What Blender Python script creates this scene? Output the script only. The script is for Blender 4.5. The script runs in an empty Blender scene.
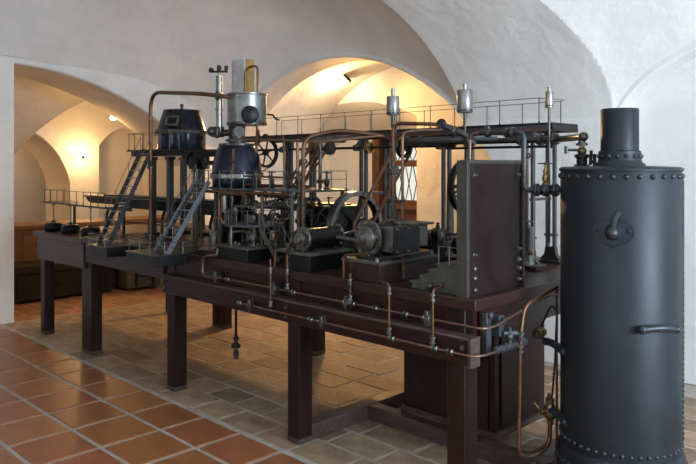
import bpy, bmesh, math, random
from mathutils import Vector, Matrix
random.seed(7)
scene = bpy.context.scene
COL = scene.collection
PI = math.pi
R = math.radians

# ---------------------------------------------------------------- camera, world, lights, exposure
cam_data = bpy.data.cameras.new('camera')
cam_data.sensor_width = 36.0
cam_data.lens = 36.0 * 705 / 696
cam_data.shift_y = -67 / 696
cam_data.clip_start = 0.05
cam = bpy.data.objects.new('camera', cam_data)
cam.location = (0, 0, 1.5)
cam.rotation_euler = (R(90), 0, R(45))
COL.objects.link(cam)
scene.camera = cam

world = bpy.data.worlds.new('sky')
world.use_nodes = True
world.node_tree.nodes['Background'].inputs['Color'].default_value = (1.0, 0.97, 0.90, 1)
world.node_tree.nodes['Background'].inputs['Strength'].default_value = 1.2
scene.world = world

vs = scene.view_settings
vs.view_transform = 'Standard'
vs.look = 'None'
vs.exposure = 0.0
vs.gamma = 1.0
vs.use_curve_mapping = False

def area(name, loc, rot, sx, sy, power, color):
    l = bpy.data.lights.new(name, 'AREA')
    l.shape = 'RECTANGLE'; l.size = sx; l.size_y = sy; l.energy = power; l.color = color
    o = bpy.data.objects.new(name, l); COL.objects.link(o)
    o.location = loc; o.rotation_euler = rot
    return o
def point(name, loc, power, color, r=0.05):
    l = bpy.data.lights.new(name, 'POINT')
    l.energy = power; l.color = color; l.shadow_soft_size = r
    o = bpy.data.objects.new(name, l); COL.objects.link(o); o.location = loc
    return o
# daylight entering by the three windows behind the camera
DAY = (0.72, 0.86, 1.0)
area('daylight_front_window', (-0.7, -1.72, 1.75), (R(90), 0, R(180)), 1.3, 1.5, 108, DAY)
area('daylight_far_window', (-3.85, -1.72, 1.75), (R(90), 0, R(180)), 1.3, 1.5, 72, DAY)
area('daylight_end_window', (2.92, 2.3, 1.75), (R(90), 0, R(90)), 1.5, 1.5, 315, DAY)
area('daylight_niche_window', (-2.86, 5.72, 1.45), (R(90), 0, R(90)), 0.6, 0.8, 75, DAY)

# ---------------------------------------------------------------- materials
MATS = {}
def mat(name, col, rough=0.5, metal=0.0, var=0.15, scale=12.0, bump=0.0, bscale=60.0, rvar=0.1, col2=None, spec=0.5,
        rnd=0.0, stretch=None):
    m = bpy.data.materials.new(name); m.use_nodes = True
    nt = m.node_tree; N = nt.nodes; L = nt.links
    p = N['Principled BSDF']
    p.inputs['Metallic'].default_value = metal
    p.inputs['Specular IOR Level'].default_value = spec
    tc = N.new('ShaderNodeTexCoord')
    src = tc.outputs['Object']
    if stretch:
        mp = N.new('ShaderNodeMapping'); mp.inputs['Scale'].default_value = stretch
        L.new(src, mp.inputs['Vector']); src = mp.outputs['Vector']
    nz = N.new('ShaderNodeTexNoise'); nz.inputs['Scale'].default_value = scale; nz.inputs['Detail'].default_value = 5
    nz.inputs['Roughness'].default_value = 0.62
    L.new(src, nz.inputs['Vector'])
    rp = N.new('ShaderNodeValToRGB')
    c2 = col2 or tuple(c * (1 - var) for c in col)
    c1 = tuple(min(1, c * (1 + var * 0.7)) for c in col) if not col2 else col
    rp.color_ramp.elements[0].position = 0.32; rp.color_ramp.elements[1].position = 0.68
    rp.color_ramp.elements[0].color = (*c2, 1); rp.color_ramp.elements[1].color = (*c1, 1)
    L.new(nz.outputs['Fac'], rp.inputs['Fac'])
    out = rp.outputs['Color']
    if rnd:
        oi = N.new('ShaderNodeObjectInfo'); hs = N.new('ShaderNodeHueSaturation')
        mr = N.new('ShaderNodeMapRange')
        mr.inputs['To Min'].default_value = 1 - rnd; mr.inputs['To Max'].default_value = 1 + rnd
        L.new(oi.outputs['Random'], mr.inputs['Value']); L.new(mr.outputs['Result'], hs.inputs['Value'])
        mr2 = N.new('ShaderNodeMapRange'); mr2.inputs['To Min'].default_value = 0.494; mr2.inputs['To Max'].default_value = 0.512
        mt = N.new('ShaderNodeMath'); mt.operation = 'FRACT'; mm = N.new('ShaderNodeMath'); mm.operation = 'MULTIPLY'
        mm.inputs[1].default_value = 7.31
        L.new(oi.outputs['Random'], mm.inputs[0]); L.new(mm.outputs[0], mt.inputs[0]); L.new(mt.outputs[0], mr2.inputs['Value'])
        L.new(mr2.outputs['Result'], hs.inputs['Hue'])
        L.new(out, hs.inputs['Color']); out = hs.outputs['Color']
    L.new(out, p.inputs['Base Color'])
    nr = N.new('ShaderNodeMapRange')
    nr.inputs['To Min'].default_value = max(0.03, rough - rvar); nr.inputs['To Max'].default_value = min(1, rough + rvar)
    L.new(nz.outputs['Fac'], nr.inputs['Value']); L.new(nr.outputs['Result'], p.inputs['Roughness'])
    if bump:
        nb = N.new('ShaderNodeTexNoise'); nb.inputs['Scale'].default_value = bscale; nb.inputs['Detail'].default_value = 6
        L.new(src, nb.inputs['Vector'])
        bp = N.new('ShaderNodeBump'); bp.inputs['Strength'].default_value = bump; bp.inputs['Distance'].default_value = 0.02
        L.new(nb.outputs['Fac'], bp.inputs['Height']); L.new(bp.outputs['Normal'], p.inputs['Normal'])
    MATS[name] = m
    return m
mat('plaster', (0.80, 0.79, 0.77), 0.92, 0, 0.07, 2.2, 0.45, 7.0, spec=0.2)
MATS['plaster'].node_tree.nodes['Bump'].inputs['Distance'].default_value = 0.035
mat('terracotta', (0.285, 0.098, 0.043), 0.36, 0, 0.22, 7, 0.03, 30, 0.08, rnd=0.14)
mat('grout', (0.42, 0.38, 0.33), 0.85, 0, 0.2, 14, 0.3, 50)
mat('paving', (0.29, 0.20, 0.135), 0.66, 0, 0.38, 8, 0.3, 26, rnd=0.30)
mat('brickfloor', (0.36, 0.17, 0.085), 0.62, 0, 0.3, 9, 0.3, 30, rnd=0.2)
mat('mahogany', (0.026, 0.009, 0.008), 0.38, 0, 0.45, 7, 0.12, 30, stretch=(1, 6, 6), spec=0.28)
mat('mahogany_leg', (0.021, 0.008, 0.007), 0.42, 0, 0.45, 7, 0.12, 30, stretch=(7, 7, 1), spec=0.28)
mat('worn_lit_wood', (0.085, 0.056, 0.050), 0.40, 0, 0.4, 9, 0.1, 30, stretch=(1, 6, 6), spec=0.28)
mat('tabletop_wood', (0.034, 0.015, 0.013), 0.36, 0, 0.45, 8, 0.1, 30, stretch=(1, 7, 7), spec=0.28)
mat('oak', (0.26, 0.115, 0.04), 0.45, 0, 0.3, 5, 0.1, 30, stretch=(6, 1, 6))
mat('old_black_wood', (0.018, 0.015, 0.014), 0.55, 0, 0.3, 7, 0.15, 30, spec=0.28)
mat('crate_wood', (0.10, 0.085, 0.05), 0.6, 0, 0.35, 7, 0.15, 30)
mat('shutter_wood', (0.10, 0.038, 0.016), 0.5, 0, 0.3, 7, 0.1, 30)
mat('boiler_paint', (0.014, 0.020, 0.027), 0.48, 0.25, 0.25, 4, 0.05, 18, 0.08, spec=0.4)
mat('boiler_iron', (0.045, 0.054, 0.064), 0.38, 0.6, 0.25, 20, 0.05, 50)
mat('blue_steel', (0.013, 0.019, 0.036), 0.17, 0.45, 0.25, 8, 0.02, 40, 0.06)
mat('black_iron', (0.009, 0.0095, 0.0105), 0.42, 0.3, 0.3, 25, 0.1, 60, spec=0.35)
mat('gunmetal', (0.080, 0.081, 0.075), 0.36, 0.85, 0.3, 22, 0.06, 60)
mat('worn_iron', (0.14, 0.14, 0.13), 0.34, 0.85, 0.4, 24, 0.08, 60)
mat('deck_steel', (0.050, 0.044, 0.050), 0.42, 0.2, 0.3, 10, 0.05, 40)
mat('steel', (0.22, 0.225, 0.22), 0.33, 0.95, 0.25, 26, 0.04, 60)
mat('grey_paint', (0.060, 0.068, 0.074), 0.45, 0.3, 0.2, 14, 0.05, 50)
mat('silver', (0.28, 0.285, 0.28), 0.36, 0.9, 0.25, 14, 0.05, 40)
mat('drum_metal', (0.24, 0.245, 0.245), 0.38, 0.9, 0.35, 12, 0.05, 40)
mat('silver_sheet', (0.62, 0.64, 0.66), 0.5, 0.55, 0.25, 16, 0.05, 40)
mat('brass', (0.34, 0.22, 0.08), 0.35, 0.95, 0.25, 20, 0.03, 60)
mat('old_brass', (0.20, 0.15, 0.07), 0.42, 0.9, 0.35, 20, 0.05, 60)
mat('copper', (0.15, 0.078, 0.046), 0.42, 0.9, 0.3, 20, 0.03, 60)
mat('copper_pale', (0.24, 0.145, 0.105), 0.42, 0.85, 0.25, 20, 0.03, 60)
mat('rust', (0.13, 0.055, 0.03), 0.6, 0.3, 0.35, 18, 0.1, 50)
mat('belt', (0.085, 0.035, 0.022), 0.6, 0, 0.25, 20, 0.05, 50)
mat('belt_tan', (0.15, 0.07, 0.03), 0.6, 0, 0.25, 20, 0.05, 50)
mat('stone_grey', (0.07, 0.07, 0.058), 0.7, 0, 0.25, 14, 0.2, 40, spec=0.28)
mat('plinth_red', (0.026, 0.011, 0.010), 0.45, 0, 0.35, 12, 0.1, 40, spec=0.28)
mat('panel_red', (0.017, 0.0085, 0.0085), 0.45, 0.0, 0.35, 6, 0.06, 25, spec=0.28)
mat('angle_iron', (0.065, 0.062, 0.050), 0.5, 0.5, 0.25, 14, 0.06, 50)
mat('porcelain', (0.7, 0.68, 0.62), 0.35)
def emit(name, col, st):
    m = bpy.data.materials.new(name); m.use_nodes = True
    p = m.node_tree.nodes['Principled BSDF']
    p.inputs['Base Color'].default_value = (*col, 1)
    p.inputs['Emission Color'].default_value = (*col, 1); p.inputs['Emission Strength'].default_value = st
    MATS[name] = m
emit('lamp_glow', (1.0, 0.80, 0.48), 14)
g = bpy.data.materials.new('window_glass'); g.use_nodes = True
gp = g.node_tree.nodes['Principled BSDF']
gp.inputs['Base Color'].default_value = (0.80, 0.86, 0.80, 1); gp.inputs['Roughness'].default_value = 0.12
gp.inputs['Transmission Weight'].default_value = 0.9; gp.inputs['IOR'].default_value = 1.1
MATS['window_glass'] = g

# ---------------------------------------------------------------- mesh helpers
def V(p): return Vector(p)
def frame_of(d):
    d = V(d).normalized()
    a = Vector((0, 0, 1)) if abs(d.z) < 0.9 else Vector((1, 0, 0))
    u = d.cross(a).normalized(); w = d.cross(u).normalized()
    return d, u, w
class MB:
    def __init__(self): self.v = []; self.f = []
    def box(self, x0, x1, y0, y1, z0, z1):
        if x0 > x1: x0, x1 = x1, x0
        if y0 > y1: y0, y1 = y1, y0
        if z0 > z1: z0, z1 = z1, z0
        b = len(self.v)
        self.v += [(x0,y0,z0),(x1,y0,z0),(x1,y1,z0),(x0,y1,z0),(x0,y0,z1),(x1,y0,z1),(x1,y1,z1),(x0,y1,z1)]
        self.f += [tuple(b+i for i in q) for q in ((0,3,2,1),(4,5,6,7),(0,1,5,4),(1,2,6,5),(2,3,7,6),(3,0,4,7))]
        return self
    def bar(self, p0, p1, w, h, up=(0,0,1)):
        p0, p1 = V(p0), V(p1); d = (p1-p0).normalized(); up = V(up)
        sd = d.cross(up)
        if sd.length < 1e-4: sd = d.cross(Vector((0,1,0)))
        sd.normalize(); u2 = sd.cross(d).normalized()
        b = len(self.v)
        for p in (p0, p1):
            for a, c in ((-1,-1),(1,-1),(1,1),(-1,1)):
                self.v.append(tuple(p + sd*(a*w/2) + u2*(c*h/2)))
        self.f += [tuple(b+i for i in q) for q in ((0,1,2,3),(7,6,5,4),(0,4,5,1),(1,5,6,2),(2,6,7,3),(3,7,4,0))]
        return self
    def lathe(self, c, prof, axis=(0,0,1), n=28, arc=None):
        d, u, w = frame_of(axis); c = V(c); b = len(self.v)
        for r, t in prof:
            for i in range(n):
                a = 2*PI*i/n
                self.v.append(tuple(c + d*t + (u*math.cos(a) + w*math.sin(a))*r))
        m = len(prof)
        for k in range(m-1):
            for i in range(n):
                j = (i+1) % n
                self.f.append((b+k*n+i, b+(k+1)*n+i, b+(k+1)*n+j, b+k*n+j))
        if prof[0][0] > 1e-5: self.f.append(tuple(b+i for i in range(n)))
        if prof[-1][0] > 1e-5: self.f.append(tuple(b+(m-1)*n+i for i in reversed(range(n))))
        return self
    def cyl(self, p0, p1, r, r1=None, n=18):
        p0, p1 = V(p0), V(p1)
        return self.lathe(p0, [(r, 0), (r if r1 is None else r1, (p1-p0).length)], p1-p0, n)
    def sphere(self, c, r, n=16, sz=1.0):
        pr = [(max(1e-6, r*math.sin(PI*k/8)), -r*sz*math.cos(PI*k/8)) for k in range(9)]
        return self.lathe(c, pr, (0,0,1), n)
    def torus(self, c, axis, RR, r, n=36, m=10, a0=0, a1=2*PI):
        d, u, w = frame_of(axis); c = V(c); b = len(self.v)
        for i in range(n):
            a = 2*PI*i/n; e = u*math.cos(a) + w*math.sin(a)
            for k in range(m):
                q = 2*PI*k/m
                self.v.append(tuple(c + e*(RR + r*math.cos(q)) + d*(r*math.sin(q))))
        for i in range(n):
            for k in range(m):
                i2, k2 = (i+1) % n, (k+1) % m
                self.f.append((b+i*m+k, b+i2*m+k, b+i2*m+k2, b+i*m+k2))
        return self
    def ring(self, c, axis, ro, ri, h, n=48):     # flat rim, centred on c
        d, u, w = frame_of(axis); c = V(c); b = len(self.v)
        for r, t in ((ro,-h/2),(ro,h/2),(ri,h/2),(ri,-h/2)):
            for i in range(n):
                a = 2*PI*i/n
                self.v.append(tuple(c + d*t + (u*math.cos(a)+w*math.sin(a))*r))
        for k in range(4):
            k2 = (k+1) % 4
            for i in range(n):
                j = (i+1) % n
                self.f.append((b+k*n+i, b+k*n+j, b+k2*n+j, b+k2*n+i))
        return self
    def tube(self, pts, r, n=10, fillet=0.03, cap=True):
        P = [V(p) for p in pts]; out = [P[0]]
        for i in range(1, len(P)-1):
            a, b_, c = P[i-1], P[i], P[i+1]
            f = min(fillet, (a-b_).length*0.45, (c-b_).length*0.45)
            s0 = b_ + (a-b_).normalized()*f; s1 = b_ + (c-b_).normalized()*f
            for k in range(7):
                t = k/6
                out.append(s0*(1-t)**2 + b_*2*t*(1-t) + s1*t*t)
        out.append(P[-1])
        b0 = len(self.v); d, u, w = frame_of(out[1]-out[0])
        for i, p in enumerate(out):
            if i == 0: t = out[1]-out[0]
            elif i == len(out)-1: t = out[-1]-out[-2]
            else: t = out[i+1]-out[i-1]
            t = t.normalized()
            u = (u - t*u.dot(t)).normalized(); w = t.cross(u)
            for k in range(n):
                a = 2*PI*k/n
                self.v.append(tuple(p + (u*math.cos(a)+w*math.sin(a))*r))
        for i in range(len(out)-1):
            for k in range(n):
                k2 = (k+1) % n
                self.f.append((b0+i*n+k, b0+i*n+k2, b0+(i+1)*n+k2, b0+(i+1)*n+k))
        if cap:
            self.f.append(tuple(b0+k for k in reversed(range(n))))
            self.f.append(tuple(b0+(len(out)-1)*n+k for k in range(n)))
        return self
    def prism(self, poly, a, b, axis='y'):      # poly in the plane across axis: y -> (x,z), x -> (y,z), z -> (x,y)
        def mk(p, t):
            return {'y': (p[0], t, p[1]), 'x': (t, p[0], p[1]), 'z': (p[0], p[1], t)}[axis]
        b0 = len(self.v); n = len(poly)
        self.v += [mk(p, a) for p in poly] + [mk(p, b) for p in poly]
        self.f.append(tuple(b0+i for i in range(n))); self.f.append(tuple(b0+n+i for i in reversed(range(n))))
        for i in range(n):
            j = (i+1) % n
            self.f.append((b0+i, b0+n+i, b0+n+j, b0+j))
        return self
    def bolts(self, c, axis, RR, n, r, h, a0=0):
        d, u, w = frame_of(axis); c = V(c)
        for i in range(n):
            a = a0 + 2*PI*i/n
            p = c + (u*math.cos(a)+w*math.sin(a))*RR
            self.lathe(p, [(r,0),(r,h*0.7),(r*0.6,h)], d, 6)
        return self
def build(name, mb, m, parent=None, bevel=0, smooth=True, loc=None, label=None, kind=None):
    me = bpy.data.meshes.new(name)
    off = Vector((0,0,0))
    if parent is not None:
        q = parent
        while q is not None: off += q.location; q = q.parent
    if loc is not None: off = off + (V(loc) - off)
    me.from_pydata([tuple(V(p)-off) for p in mb.v], [], mb.f)
    bm = bmesh.new(); bm.from_mesh(me); bmesh.ops.recalc_face_normals(bm, faces=bm.faces); bm.to_mesh(me); bm.free()
    if smooth:
        me.polygons.foreach_set('use_smooth', [True]*len(me.polygons))
        me.set_sharp_from_angle(angle=R(38))
    me.materials.append(MATS[m])
    o = bpy.data.objects.new(name, me); COL.objects.link(o)
    if parent is not None:
        o.parent = parent
        if loc is not None:
            q = parent; w = Vector((0,0,0))
            while q is not None: w += q.location; q = q.parent
            o.location = V(loc) - w
    elif loc is not None: o.location = loc
    if bevel:
        md = o.modifiers.new('bevel', 'BEVEL'); md.width = bevel; md.segments = 2; md.limit_method = 'ANGLE'; md.angle_limit = R(40)
    if label: o['label'] = label
    if kind: o['kind'] = kind
    return o
def thing(name, label, cat, loc, group=None):
    o = bpy.data.objects.new(name, None); COL.objects.link(o); o.location = loc; o.empty_display_size = 0.05
    o['label'] = label; o['category'] = cat
    if group: o['group'] = group
    return o
def single(name, mb, m, label, cat, group=None, **k):
    o = build(name, mb, m, **k); o['label'] = label; o['category'] = cat
    if group: o['group'] = group
    return o
def struct(name, mb, m, label=None, smooth=False, **k):
    o = build(name, mb, m, smooth=smooth, **k); o['kind'] = 'structure'
    if label: o['label'] = label
    return o
def share(name, src, parent, loc):               # another piece with the same mesh; loc in world space
    o = bpy.data.objects.new(name, src.data); COL.objects.link(o); o.parent = parent
    q = parent; w = Vector((0,0,0))
    while q is not None: w += q.location; q = q.parent
    o.location = V(loc) - w
    for md in src.modifiers:
        n = o.modifiers.new(md.name, md.type)
        if md.type == 'BEVEL': n.width = md.width; n.segments = md.segments; n.limit_method = 'ANGLE'; n.angle_limit = md.angle_limit
    return o
def many(name, mb, m, parent, spots, bevel=0, smooth=True):    # mb is drawn about the origin
    o = build(name, mb, m, parent, bevel=bevel, smooth=smooth, loc=None) if False else None
    first = None; out = []
    for p in spots:
        if first is None:
            mb2 = MB(); mb2.v = [tuple(V(v)+V(p)) for v in mb.v]; mb2.f = mb.f
            first = build(name, mb2, m, parent, bevel=bevel, smooth=smooth, loc=p); out.append(first)
        else: out.append(share(name, first, parent, p))
    return out
# common fittings
def flange(parent, p, axis, r, h=0.012, m='gunmetal', n=6, name='flange'):
    d = V(axis).normalized()
    b = MB().lathe(V(p)-d*h/2, [(r*0.94,0),(r,h*0.15),(r,h*0.85),(r*0.94,h)], axis, 20)
    b.bolts(V(p)+d*h/2, d, r*0.72, n, r*0.14, h*0.6); b.bolts(V(p)-d*h/2, -d, r*0.72, n, r*0.14, h*0.6)
    return build(name, b, m, parent)
def handwheel(parent, c, axis, r, m='gunmetal', t=0.0035, spokes=4, name='handwheel'):
    d, u, w = frame_of(axis); c = V(c)
    b = MB().torus(c, axis, r, t, 24, 6)
    for i in range(spokes):
        a = 2*PI*i/spokes
        b.cyl(c, c + (u*math.cos(a)+w*math.sin(a))*r, t*0.75, n=6)
    b.lathe(c - d*t*2, [(t*1.8,0),(t*1.8,t*4)], axis, 8)
    return build(name, b, m, parent)
def railing(parent, pts, h, n, post='grey_paint', r=0.003, rails=(1.0,), rr=0.0022):
    P = [V(p) for p in pts]
    seg = [(P[i+1]-P[i]).length for i in range(len(P)-1)]; tot = sum(seg)
    spots = []
    for k in range(n):
        s_ = tot*k/(n-1); i = 0
        while i < len(seg)-1 and s_ > seg[i]: s_ -= seg[i]; i += 1
        spots.append(P[i] + (P[i+1]-P[i])*min(1, s_/seg[i]))
    b = MB().lathe((0,0,0), [(r*2.0,0),(r*2.0,h*0.04),(r,h*0.06),(r,h*0.97),(r*1.7,h*0.985),(r*1.2,h*1.02)], (0,0,1), 8)
    many('rail_post', b, post, parent, spots)
    for k in rails:
        build('handrail', MB().tube([p+Vector((0,0,h*k)) for p in P], rr, 6, 0.004), post, parent)
def ladder(name, label, top, bot, side, w, n, cat='staircase', mt='grey_paint', rail=True, depth=0.03, group=None, hr=0.11):
    top, bot = V(top), V(bot); side = V(side).normalized()
    t = thing(name, label, cat, bot, group)
    d = (top-bot)
    run = Vector((d.x, d.y, 0)).normalized()
    for s_ in (-1, 1):
        o = side*(w/2*s_)
        build('stringer', MB().bar(bot+o, top+o, 0.008, 0.032, up=(0,0,1)), mt, t)
        if rail:
            hp0 = bot + o + d*0.12; hp1 = top + o
            up = Vector((0,0,hr))
            build('handrail', MB().tube([hp0, hp0+up, hp1+up], 0.0028, 6, 0.012), 'steel', t)
            for k in (0.4, 0.7, 1.0):
                q = bot + o + d*k
                build('rail_post', MB().cyl(q, q+up, 0.0024, n=6), 'steel', t)
    for k in range(n):
        q = bot + d*((k+0.7)/n)
        b = MB().bar(q - side*(w/2), q + side*(w/2), depth, 0.006)
        build('tread', b, 'gunmetal' if k % 1 else 'steel', t)
    return t

# ---------------------------------------------------------------- the room shell
YB = 4.87          # inner face of the long wall behind the table
XL = -7.0          # inner face of the end wall with the wide arch
def arc_a(x):
    d = 2.3**2 - (x + 5.15)**2
    return 0.33 + math.sqrt(d) if d > 0 else -9
def arc_w(y, r=3.0):
    d = r*r - (y - 2.4)**2
    return -0.47 + math.sqrt(d) if d > 0 else -9
def vault(x, y):
    e = max(0.0, 1 - ((y - 2.4)/2.5)**2)
    z1 = 1.6 + 1.65*math.sqrt(e) if -0.1 <= y <= 4.9 else -9
    if x < -3.8:
        k = min(1, (-3.8 - x)/3.2); k = k*k*(3-2*k)
        z1 = z1*(1-k) + arc_w(y)*k if z1 > 0 else z1
    best = z1
    for t in (min(YB - y, y + 0.07),):
        t = max(0, t)
        za = arc_a(x)
        if za > 0: best = max(best, za + 0.8*(1 - math.exp(-2.2*t)))
        w = 1.62 + 0.75*min(t, 1.0)
        d = 1 - ((x + 0.6)/w)**2
        if d > 0: best = max(best, 1.75 + 0.75*math.sqrt(d) + 1.15*(1 - math.exp(-1.5*t)))
    return best
mb = MB(); nx, ny = 640, 430
xs = [XL + (3.0 - XL)*i/nx for i in range(nx+1)]
ys = [-1.8 + (YB + 1.8)*j/ny for j in range(ny+1)]
rg = random.Random(3)
for j in range(ny+1):
    for i in range(nx+1):
        x, y = xs[i], ys[j]
        w = 0.006*math.sin(3.1*x+1.3*y) + 0.005*math.sin(5.3*y-2.2*x) + 0.004*math.sin(9*x+7*y)
        mb.v.append((x, y, max(1.0, vault(x, y)) + w))
for j in range(ny):
    for i in range(nx):
        a = j*(nx+1)+i
        mb.f.append((a, a+1, a+nx+2, a+nx+1))
ceil = struct('ceiling', mb, 'plaster', 'whitewashed groin vault over the machine hall', smooth=True)
ceil.data.set_sharp_from_angle(angle=R(13))

def wall_with_arch(name, coord, lo, hi, h0, h1, arc, top, thick, label, axis):
    # slab across `axis` at coord..coord+thick with an arched hole h0..h1 and a worn chamfer on its rim
    sg = 1 if thick > 0 else -1
    mb = MB()
    def q(a, z, t):
        return (a, t, z) if axis == 'y' else (t, a, z)
    def quad(p):
        b = len(mb.v); mb.v += p; mb.f.append((b, b+1, b+2, b+3))
    n = 64
    A = [h0 + (h1-h0)*i/n for i in range(n+1)]
    ch = 0.02
    for (a0, a1) in ((lo, h0), (h1, hi)):
        if a1 - a0 > 1e-4: quad([q(a0, 0, coord), q(a1, 0, coord), q(a1, top, coord), q(a0, top, coord)])
    far = coord + thick
    for i in range(n):
        a, b = A[i], A[i+1]; za, zb = arc(a), arc(b)
        quad([q(a, za, coord), q(b, zb, coord), q(b, top, coord), q(a, top, coord)])
        quad([q(a, za, coord), q(b, zb, coord), q(b, zb-ch*0.8, coord+sg*ch), q(a, za-ch*0.8, coord+sg*ch)])
        quad([q(a, za-ch*0.8, coord+sg*ch), q(b, zb-ch*0.8, coord+sg*ch), q(b, zb-ch*0.8, far), q(a, za-ch*0.8, far)])
        quad([q(a, za-ch*0.8, far), q(b, zb-ch*0.8, far), q(b, top, far), q(a, top, far)])
    for a in (h0, h1):
        z = arc(a)
        quad([q(a, 0, coord), q(a, z, coord), q(a, z, far), q(a, 0, far)])
    for (a0, a1) in ((lo, h0), (h1, hi)):
        if a1 - a0 > 1e-4: quad([q(a0, 0, far), q(a1, 0, far), q(a1, top, far), q(a0, top, far)])
    return struct(name, mb, 'plaster', label, smooth=True)
wall_with_arch('wall_back', YB, XL, -2.62, -7.0, -3.05, lambda x: arc_a(x) - 0.045, 3.7, 0.34, 'whitewashed long wall behind the machines with a wide arch', 'y')
def arc_b(x):
    d = 1 - ((x + 0.6)/1.62)**2
    return 1.75 + 0.75*math.sqrt(max(0, d))
wr = wall_with_arch('wall_back_right', YB, -2.62, 3.0, -2.21, 1.01, lambda x: arc_b(x) - 0.045, 3.7, 0.2, 'whitewashed wall behind the boiler with a shallow arched recess', 'y')
build('recess_back', MB().box(-2.3, 1.1, YB+0.2, YB+0.25, 0, 2.7), 'plaster', wr, smooth=False)
wall_with_arch('wall_left', XL, -1.8, YB, 2.5, 4.62, lambda y: arc_w(y) - 0.045, 3.7, -0.8, 'whitewashed end wall with a wide low arch', 'x')

# niche behind the long wall: barrel, end wall with a splayed window recess
mb = MB(); n = 48
for k, y in enumerate((5.2, 5.56, 5.94, 6.3)):
    for i in range(n+1):
        a = PI*i/n
        mb.v.append((-5.15 + 2.36*math.cos(a), y, 0.30 + 2.40*math.sin(a)))
for k in range(3):
    for i in range(n):
        a = k*(n+1)+i; mb.f.append((a, a+1, a+n+2, a+n+1))
for x in (-5.15-2.36, -5.15+2.36): mb.box(x-0.02, x+0.02, 5.2, 6.3, 0, 0.32)
struct('ceiling_niche', mb, 'plaster', 'low barrel vault of the lit side niche', smooth=True)
AX0, AX1 = -7.22, -5.18
def arc_n(x): return 2.29 - 0.22*((x + 6.2)/1.02)**2
mb = MB()
def quad(mb, p):
    b = len(mb.v); mb.v += p; mb.f.append((b, b+1, b+2, b+3))
for (a0, a1) in ((-7.6, AX0), (AX1, -2.7)):
    quad(mb, [(a0, 6.3, 0), (a1, 6.3, 0), (a1, 6.3, 2.9), (a0, 6.3, 2.9)])
for i in range(32):
    a = AX0 + (AX1-AX0)*i/32; b = AX0 + (AX1-AX0)*(i+1)/32
    quad(mb, [(a, 6.3, arc_n(a)), (b, 6.3, arc_n(b)), (b, 6.3, 2.9), (a, 6.3, 2.9)])
    quad(mb, [(a, 6.3, arc_n(a)), (b, 6.3, arc_n(b)), (b, 6.85, arc_n(b)-0.36), (a, 6.85, arc_n(a)-0.36)])
WX0, WX1, WZ0, WZ1 = -6.12, -5.50, 1.02, 1.80
for a in (AX0, AX1):
    quad(mb, [(a, 6.3, 0), (a, 6.3, arc_n(a)), (a, 6.85, arc_n(a)-0.3), (a, 6.85, 0)])
for (x0, x1, z0, z1) in ((AX0, WX0, 0, 2.0), (WX1, AX1, 0, 2.0), (WX0, WX1, WZ1, 2.0), (WX0, WX1, 0, WZ0)):
    quad(mb, [(x0, 6.85, z0), (x1, 6.85, z0), (x1, 6.85, z1), (x0, 6.85, z1)])
struct('wall_niche', mb, 'plaster', 'end wall of the lit niche with an arched window recess', smooth=True)
# leaded window of the recess
mb = MB()
for x in (WX0, WX1): mb.box(x-0.035, x+0.035, 6.80, 6.88, WZ0-0.04, WZ1+0.04)
for z in (WZ0, WZ1): mb.box(WX0-0.035, WX1+0.035, 6.80, 6.88, z-0.035, z+0.035)
mb.box(WX0, WX1, 6.80, 6.88, 1.48, 1.56)
w1 = struct('window_1', mb, 'shutter_wood', 'small brown framed leaded window in the niche recess')
for z0, z1 in ((WZ0+0.035, 1.48), (1.56, WZ1-0.035)):
    build('pane', MB().box(WX0+0.03, WX1-0.03, 6.845, 6.85, z0, z1), 'window_glass', w1)
    b = MB()
    for k in range(1, 5):
        x = WX0 + (WX1-WX0)*k/5
        b.cyl((x-0.05, 6.835, z0), (x+0.05, 6.835, z1), 0.006, n=6); b.cyl((x+0.05, 6.835, z0), (x-0.05, 6.835, z1), 0.006, n=6)
    build('lattice', b, 'black_iron', w1)
mb = MB().box(WX0-0.12, WX1+0.24, 6.70, 6.85, 0.94, 0.985)
struct('trim_1', mb, 'shutter_wood', 'brown wooden sill board under the niche window', bevel=0.006)
mb = MB().box(WX0-0.05, WX1+0.22, 6.74, 6.85, 0.45, 0.94)
struct('trim_2', mb, 'shutter_wood', 'brown boarded panel below the niche window', bevel=0.006)
mb = MB().box(WX0-0.16, WX0-0.04, 6.72, 6.85, 0.985, 1.9)
struct('trim_3', mb, 'shutter_wood', 'folded brown shutter beside the niche window', bevel=0.006)

b = MB()
for y in (5.40, 5.72, 6.04): b.box(-2.84, -2.80, y-0.02, y+0.02, 1.03, 1.87)
for z in (1.03, 1.45, 1.87): b.box(-2.84, -2.80, 5.38, 6.06, z-0.02, z+0.02)
w5 = struct('window_5', b, 'shutter_wood', 'small brown window in the side of the niche')
build('pane', MB().box(-2.815, -2.81, 5.42, 6.02, 1.05, 1.85), 'window_glass', w5)
# side hall beyond the wide arch
mb = MB(); nx2, ny2 = 90, 130
ax = [-10.4 + 2.62*i/nx2 for i in range(nx2+1)]; ay = [1.4 + 5.2*j/ny2 for j in range(ny2+1)]
def vault2(x, y):
    a = 1.55**2 - (y - 4.85)**2
    z = 1.02 + math.sqrt(a) if a > 0 else -9
    z = max(z, 2.62 - 0.32*(x + 7.8)**2)
    c = 1.3**2 - (y - 2.1)**2
    z = max(z, 1.05 + math.sqrt(c)*0.95 if c > 0 else -9)
    return max(1.3, z)
for y in ay:
    for x in ax: mb.v.append((x, y, vault2(x, y)))
for j in range(ny2):
    for i in range(nx2):
        a = j*(nx2+1)+i; mb.f.append((a, a+1, a+nx2+2, a+nx2+1))
struct('ceiling_side_hall', mb, 'plaster', 'small lamplit groin vault of the side hall', smooth=True)
def arc_h(y):
    d = 1.12**2 - (y - 3.42)**2
    return 1.02 + math.sqrt(d)*1.0 if d > 0 else -9
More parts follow.
